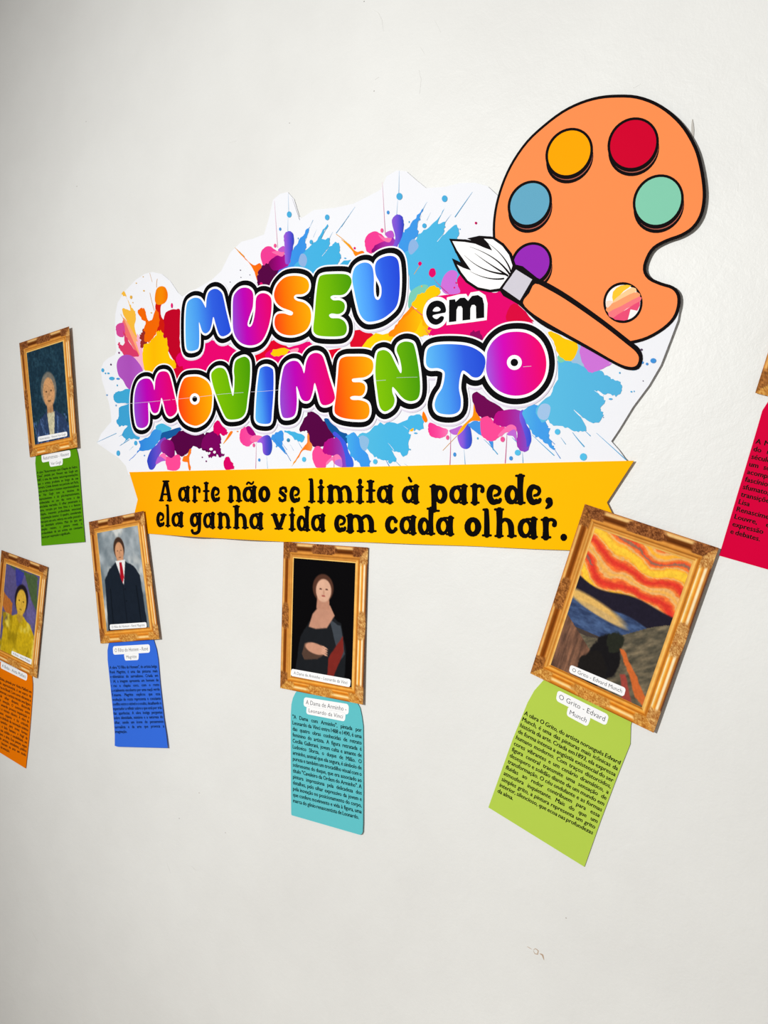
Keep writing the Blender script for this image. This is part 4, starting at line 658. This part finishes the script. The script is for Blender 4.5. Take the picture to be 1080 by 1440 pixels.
# --- suit print
Q = qp('p', '124.9,733.9 202,718.5 224.3,898.6 141.3,905'); LM = plane_lift(Q, .0010, .0008, .0062, 0, .0004)
so = pts('m2', '95,50 70,95 55,175 57,300 85,560 115,850 138,1100 147,1240 147,1384 180,1396 818,1412 800,1250 770,1050 722,600 697,290 675,160 640,45')
LMS = plane_lift(pts('m2', '70,60 680,50 818,1412 147,1384'), .0002, .0005, .0022, 0, .0030)
text_sheet('cobalt blue text sheet hanging under the print of a man in a dark suit', so, (54, 108, 222), qp('m2', '80,366 677,350 782,1222 155,1236'),
 ['A obra "O Filho do Homem", do artista belga', 'René Magritte, é uma das pinturas mais', 'emblemáticas do surrealismo. Criada em', '1964, a imagem apresenta um homem de', 'terno e chapéu coco, com o rosto', 'parcialmente encoberto por uma maçã verde', 'flutuante. Magritte explicou que essa', 'ocultação do rosto representa o constante', 'conflito entre o visível e o oculto, desafiando o', 'espectador a refletir sobre o que está por trás', 'das aparências. A obra instiga perguntas', 'sobre identidade, mistério e a natureza do', 'olhar, sendo um ícone do pensamento', 'surrealista e da arte que provoca a', 'imaginação.'],
 [(qp('m2', '122,125 590,98 594,205 128,232'), 'O Filho do Homem - René'), (qp('m2', '262,218 452,205 448,298 276,306'), 'Magritte')], LMS)
framed('gold-framed art print left of the banner, man in dark suit and red tie', GP, Q, 90, pic_suit, LM, 'O Filho do Homem - René Magritte', qp('mg', '172,694 373,681 376,710 174,723'))
# --- blue coat print (top left)
Q = qp('p', '27,482.5 97,459 109,629 42,643'); LV_ = plane_lift(Q, .0010, .0006, .0085)
so = pts('v2', '115,170 98,210 92,300 105,450 130,650 150,880 165,1150 175,1416 762,1364 740,1100 706,650 692,450 680,260 662,160 640,90')
LVS = plane_lift(pts('v2', '90,150 650,80 760,1364 175,1416'), .0002, .0004, .0020, 0, .0006)
text_sheet('dark green text sheet hanging under the print of a grey-haired man in a blue coat', so, (88, 152, 10), qp('v2', '113,405 656,326 735,1242 182,1328'),
 ['A obra "Autorretrato com Chapéu de Feltro', 'Cinza", pintada por Vincent van Gogh em', '1887, é uma das muitas autorrepresentações', 'que o artista produziu ao longo de sua', 'carreira. Criada durante seu período em Paris,', 'essa versão reúne o intenso experimentalismo', 'de Van Gogh com as técnicas do', 'impressionismo e do pós-impressionismo,', 'evidenciadas no uso das cores e das', 'pinceladas marcadas. O olhar penetrante e', 'sério, cercado por tons frios e o famoso', 'chapéu, transmite profundidade emocional', 'e inquietação interior. O quadro, considerado', 'marcante em arte, reforça seu estilo pessoal e', 'sua identidade artística. Mais do que um', 'simples retrato, a pintura revela a', 'profundidade de um artista em constante', 'busca por expressão e significado.'],
 [(qp('v2', '172,182 565,122 570,220 182,295'), 'Autorretrato - Vincent'), (qp('v2', '275,268 465,240 460,325 292,352'), 'Van Gogh')], LVS)
framed('gold-framed art print left of the poster, grey-haired man in a blue coat', GP, Q, 84, pic_blue_coat, LV_, 'Autorretrato - Vincent Van Gogh', qp('vg', '213,697 377,667 379,693 215,727'))
# --- yellow print (cut by the left edge)
tl, tr, br_ = P(2, 773.6), P(66.8, 797.4), P(51.7, 954); Q = np.array([tl, tr, br_, tl+br_-tr]); LF1 = plane_lift(Q, .0010, .0006, .0035)
so = np.concatenate([pts('f2', '380,290 390,400 388,500 370,750 345,1050 306,1402'), pts('f2', '300,1400 0,1215 -165,1113'), pts('f2', '-140,800 -110,400 -90,230 -60,110')])
LFS = plane_lift(pts('f2', '-100,100 390,330 306,1402 -165,1113'), .0002, .0004, .0018)
text_sheet('orange text sheet at the left edge under the print of a woman in yellow', so, (240, 122, 0), qp('f2', '-100,262 378,470 303,1320 -135,1100'),
 ['A obra A Boba, pintada por Anita Malfatti em', 'seu período expressionista, é um marco da', 'arte moderna no Brasil. Com cores vibrantes e', 'pinceladas intensas, a artista retrata uma figura', 'feminina de olhar distante, distorcida', 'e cheia de emoção. O contraste entre', 'os tons de amarelo provoca inquietação e', 'rompe com o retrato clássico. A obra de', 'Malfatti causou espanto e foi criticada,', 'mas se tornou símbolo da renovação estética', 'que abriu caminho para novas formas.', 'Anita revela o lado humano e frágil da', 'personagem, sua solidão e sensibilidade, um', 'olhar livre sobre a alma. Essa pintura segue', 'viva, inspirando artistas, estudantes, público', 'e todos que buscam na arte um modo', 'de expressão e de emoção.'],
 [(qp('f2', '12,125 328,280 318,362 6,207'), 'A Boba - Anita Malfatti')], LFS)
framed('gold-framed art print cut off by the left edge, dark-haired woman in yellow', GP, Q, 84, pic_yellow, LF1, 'A Boba - Anita Malfatti', qp('f2', '140,0 380,105 372,168 135,45'))
# --- crimson sheet and print corner (cut by the right edge)
bl = P(1062, 552.5); ex = P(1080, 557)-bl; ex /= np.linalg.norm(ex); ey = P(1080, 489)-bl; ey = ey/np.linalg.norm(ey); ey = np.array([-ex[1], ex[0]])*.35+ey*.65; ey /= np.linalg.norm(ey)
Wd, Hd = .239, .343; Q = np.array([bl+ey*Hd, bl+ey*Hd+ex*Wd, bl+ex*Wd, bl]); LR = plane_lift(Q, .0010, .0035, .0040)
A0 = P(1011.3, 781.3); B0 = P(1080, 800.9); C0 = P(1072, 577.4); ux = (B0-A0)/np.linalg.norm(B0-A0); wpan = .20
so = np.array([A0, *pts('ml', '180,890 360,290 415,100 461,28'), *(P(1092, 548)[None]), *(P(1092, 548)[None]+ux*(wpan-.05)), *(P(1072, 577)[None]+ux*wpan), A0+ux*wpan])
LRS = plane_lift(np.array([C0, C0+ux*wpan, A0+ux*wpan, A0]), .0002, .0004, .0010)
T0 = pts('ml', '372,318')[0]; T1 = pts('ml', '150,1108')[0]
text_sheet('crimson text sheet cut off by the right edge of the picture', so, (216, 0, 60), np.array([T0, T0+ux*.182, T1+ux*.182, T1]),
 ['A Mona Lisa é a pintura mais famosa', 'do mundo, feita por Leonardo no', 'século XVI. A obra retrata mulher com', 'um sorriso enigmático e olhar que', 'acompanha o observador. O seu', 'fascínio vem da técnica do', 'sfumato, que cria suaves', 'transições de luz e sombra. A Mona', 'Lisa é um ícone do', 'Renascimento e está exposta no', 'Louvre, em Paris, onde a sua', 'expressão continua a gerar estudos', 'e debates.'], [], LRS)
framed('gold-framed art print at the right edge, only its lower left corner showing', GP, Q, 110, pic_plain, LR)

# ------------------------------------------------------------------ all small print, from the built-in font
jobs, objs = [], []
def tobj(s, off, seg=2):
    cu = bpy.data.curves.new('t', 'FONT'); cu.body = s; cu.size = 1; cu.resolution_u = seg; cu.offset = off; o = bpy.data.objects.new('t', cu); COL.objects.link(o); objs.append(o); return o
for J in TEXTJOBS: jobs.append([[(w, tobj(w, J[7])) for w in (ln.split() if J[2] == 'J' else [ln])] for ln in J[1]])
bpy.context.view_layer.update(); dg = bpy.context.evaluated_depsgraph_get()
def grab(o):
    me = o.evaluated_get(dg).to_mesh(); n = len(me.vertices); v = np.zeros(n*3); me.vertices.foreach_get('co', v); f = [tuple(p.vertices) for p in me.polygons]; o.evaluated_get(dg).to_mesh_clear(); return v.reshape(-1, 3)[:, :2], f
for J, job in zip(TEXTJOBS, jobs):
    Q, lines, mode, col, z, par, lift, off = J; wq = (np.linalg.norm(Q[1]-Q[0])+np.linalg.norm(Q[2]-Q[3]))/2; hq_ = (np.linalg.norm(Q[3]-Q[0])+np.linalg.norm(Q[2]-Q[1]))/2; n = len(lines); VV, FF, b0 = [], [], 0
    data = [[grab(o) for _, o in ln] for ln in job]
    if mode == 'J':
        pitch = hq_/n; size = pitch*.93; nat = max(sum(np.ptp(v[:, 0]) for v, _ in ln)*size+(len(ln)-1)*.26*size for ln in data); kx = min(1.0, wq/nat)
    for li, ln in enumerate(data):
        if mode == 'J':
            ws = [np.ptp(v[:, 0])*size*kx for v, _ in ln]; last = li == n-1; gap = .26*size*kx if last or len(ln) < 2 else (wq-sum(ws))/(len(ln)-1); x = 0
            for (v, f), w in zip(ln, ws):
                U = (x+(v[:, 0]-v[:, 0].min())*size*kx)/wq; Y = ((li+.78)*pitch-v[:, 1]*size)/hq_; VV.append(bil(Q, U, Y)); FF += [tuple(i+b0 for i in t_) for t_ in f]; b0 += len(v); x += w+gap
        else:
            v, f = ln[0]; w = np.ptp(v[:, 0]); size = min(hq_*.66, .92*wq/w*1.15); kx = min(1.0, .9*wq/(w*size)); U = .5+(v[:, 0]-v[:, 0].min()-w/2)*size*kx/wq; Y = .5+(.33-v[:, 1])*size/hq_
            VV.append(bil(Q, U, Y)); FF += [tuple(i+b0 for i in t_) for t_ in f]; b0 += len(v)
    v2 = np.concatenate(VV)
    if mode == 'J':                                     # heavier strokes: the same letters twice, a hair apart
        ex_, ey_ = (Q[1]-Q[0])/wq*size*kx, (Q[0]-Q[3])/hq_*size; n0 = len(v2); f0 = FF; v0 = v2; FF, v2 = [], []
        for i_, (a_, b_) in enumerate(((-.034, .010), (-.012, -.010), (.012, .010), (.034, -.010))): v2.append(v0+ex_*a_+ey_*b_); FF += [tuple(i+n0*i_ for i in t_) for t_ in f0]
        v2 = np.concatenate(v2)
    o = mesh('printed_text', v2, FF, z+2*LAY, col, par, lift=lift)
for o in objs:
    cu = o.data; bpy.data.objects.remove(o); bpy.data.curves.remove(cu)
for o in list(bpy.data.objects):                        # children were built in world coordinates: keep them there under their thing
    if o.parent and o.parent.name not in ORG: o.matrix_parent_inverse = Matrix.Identity(4)
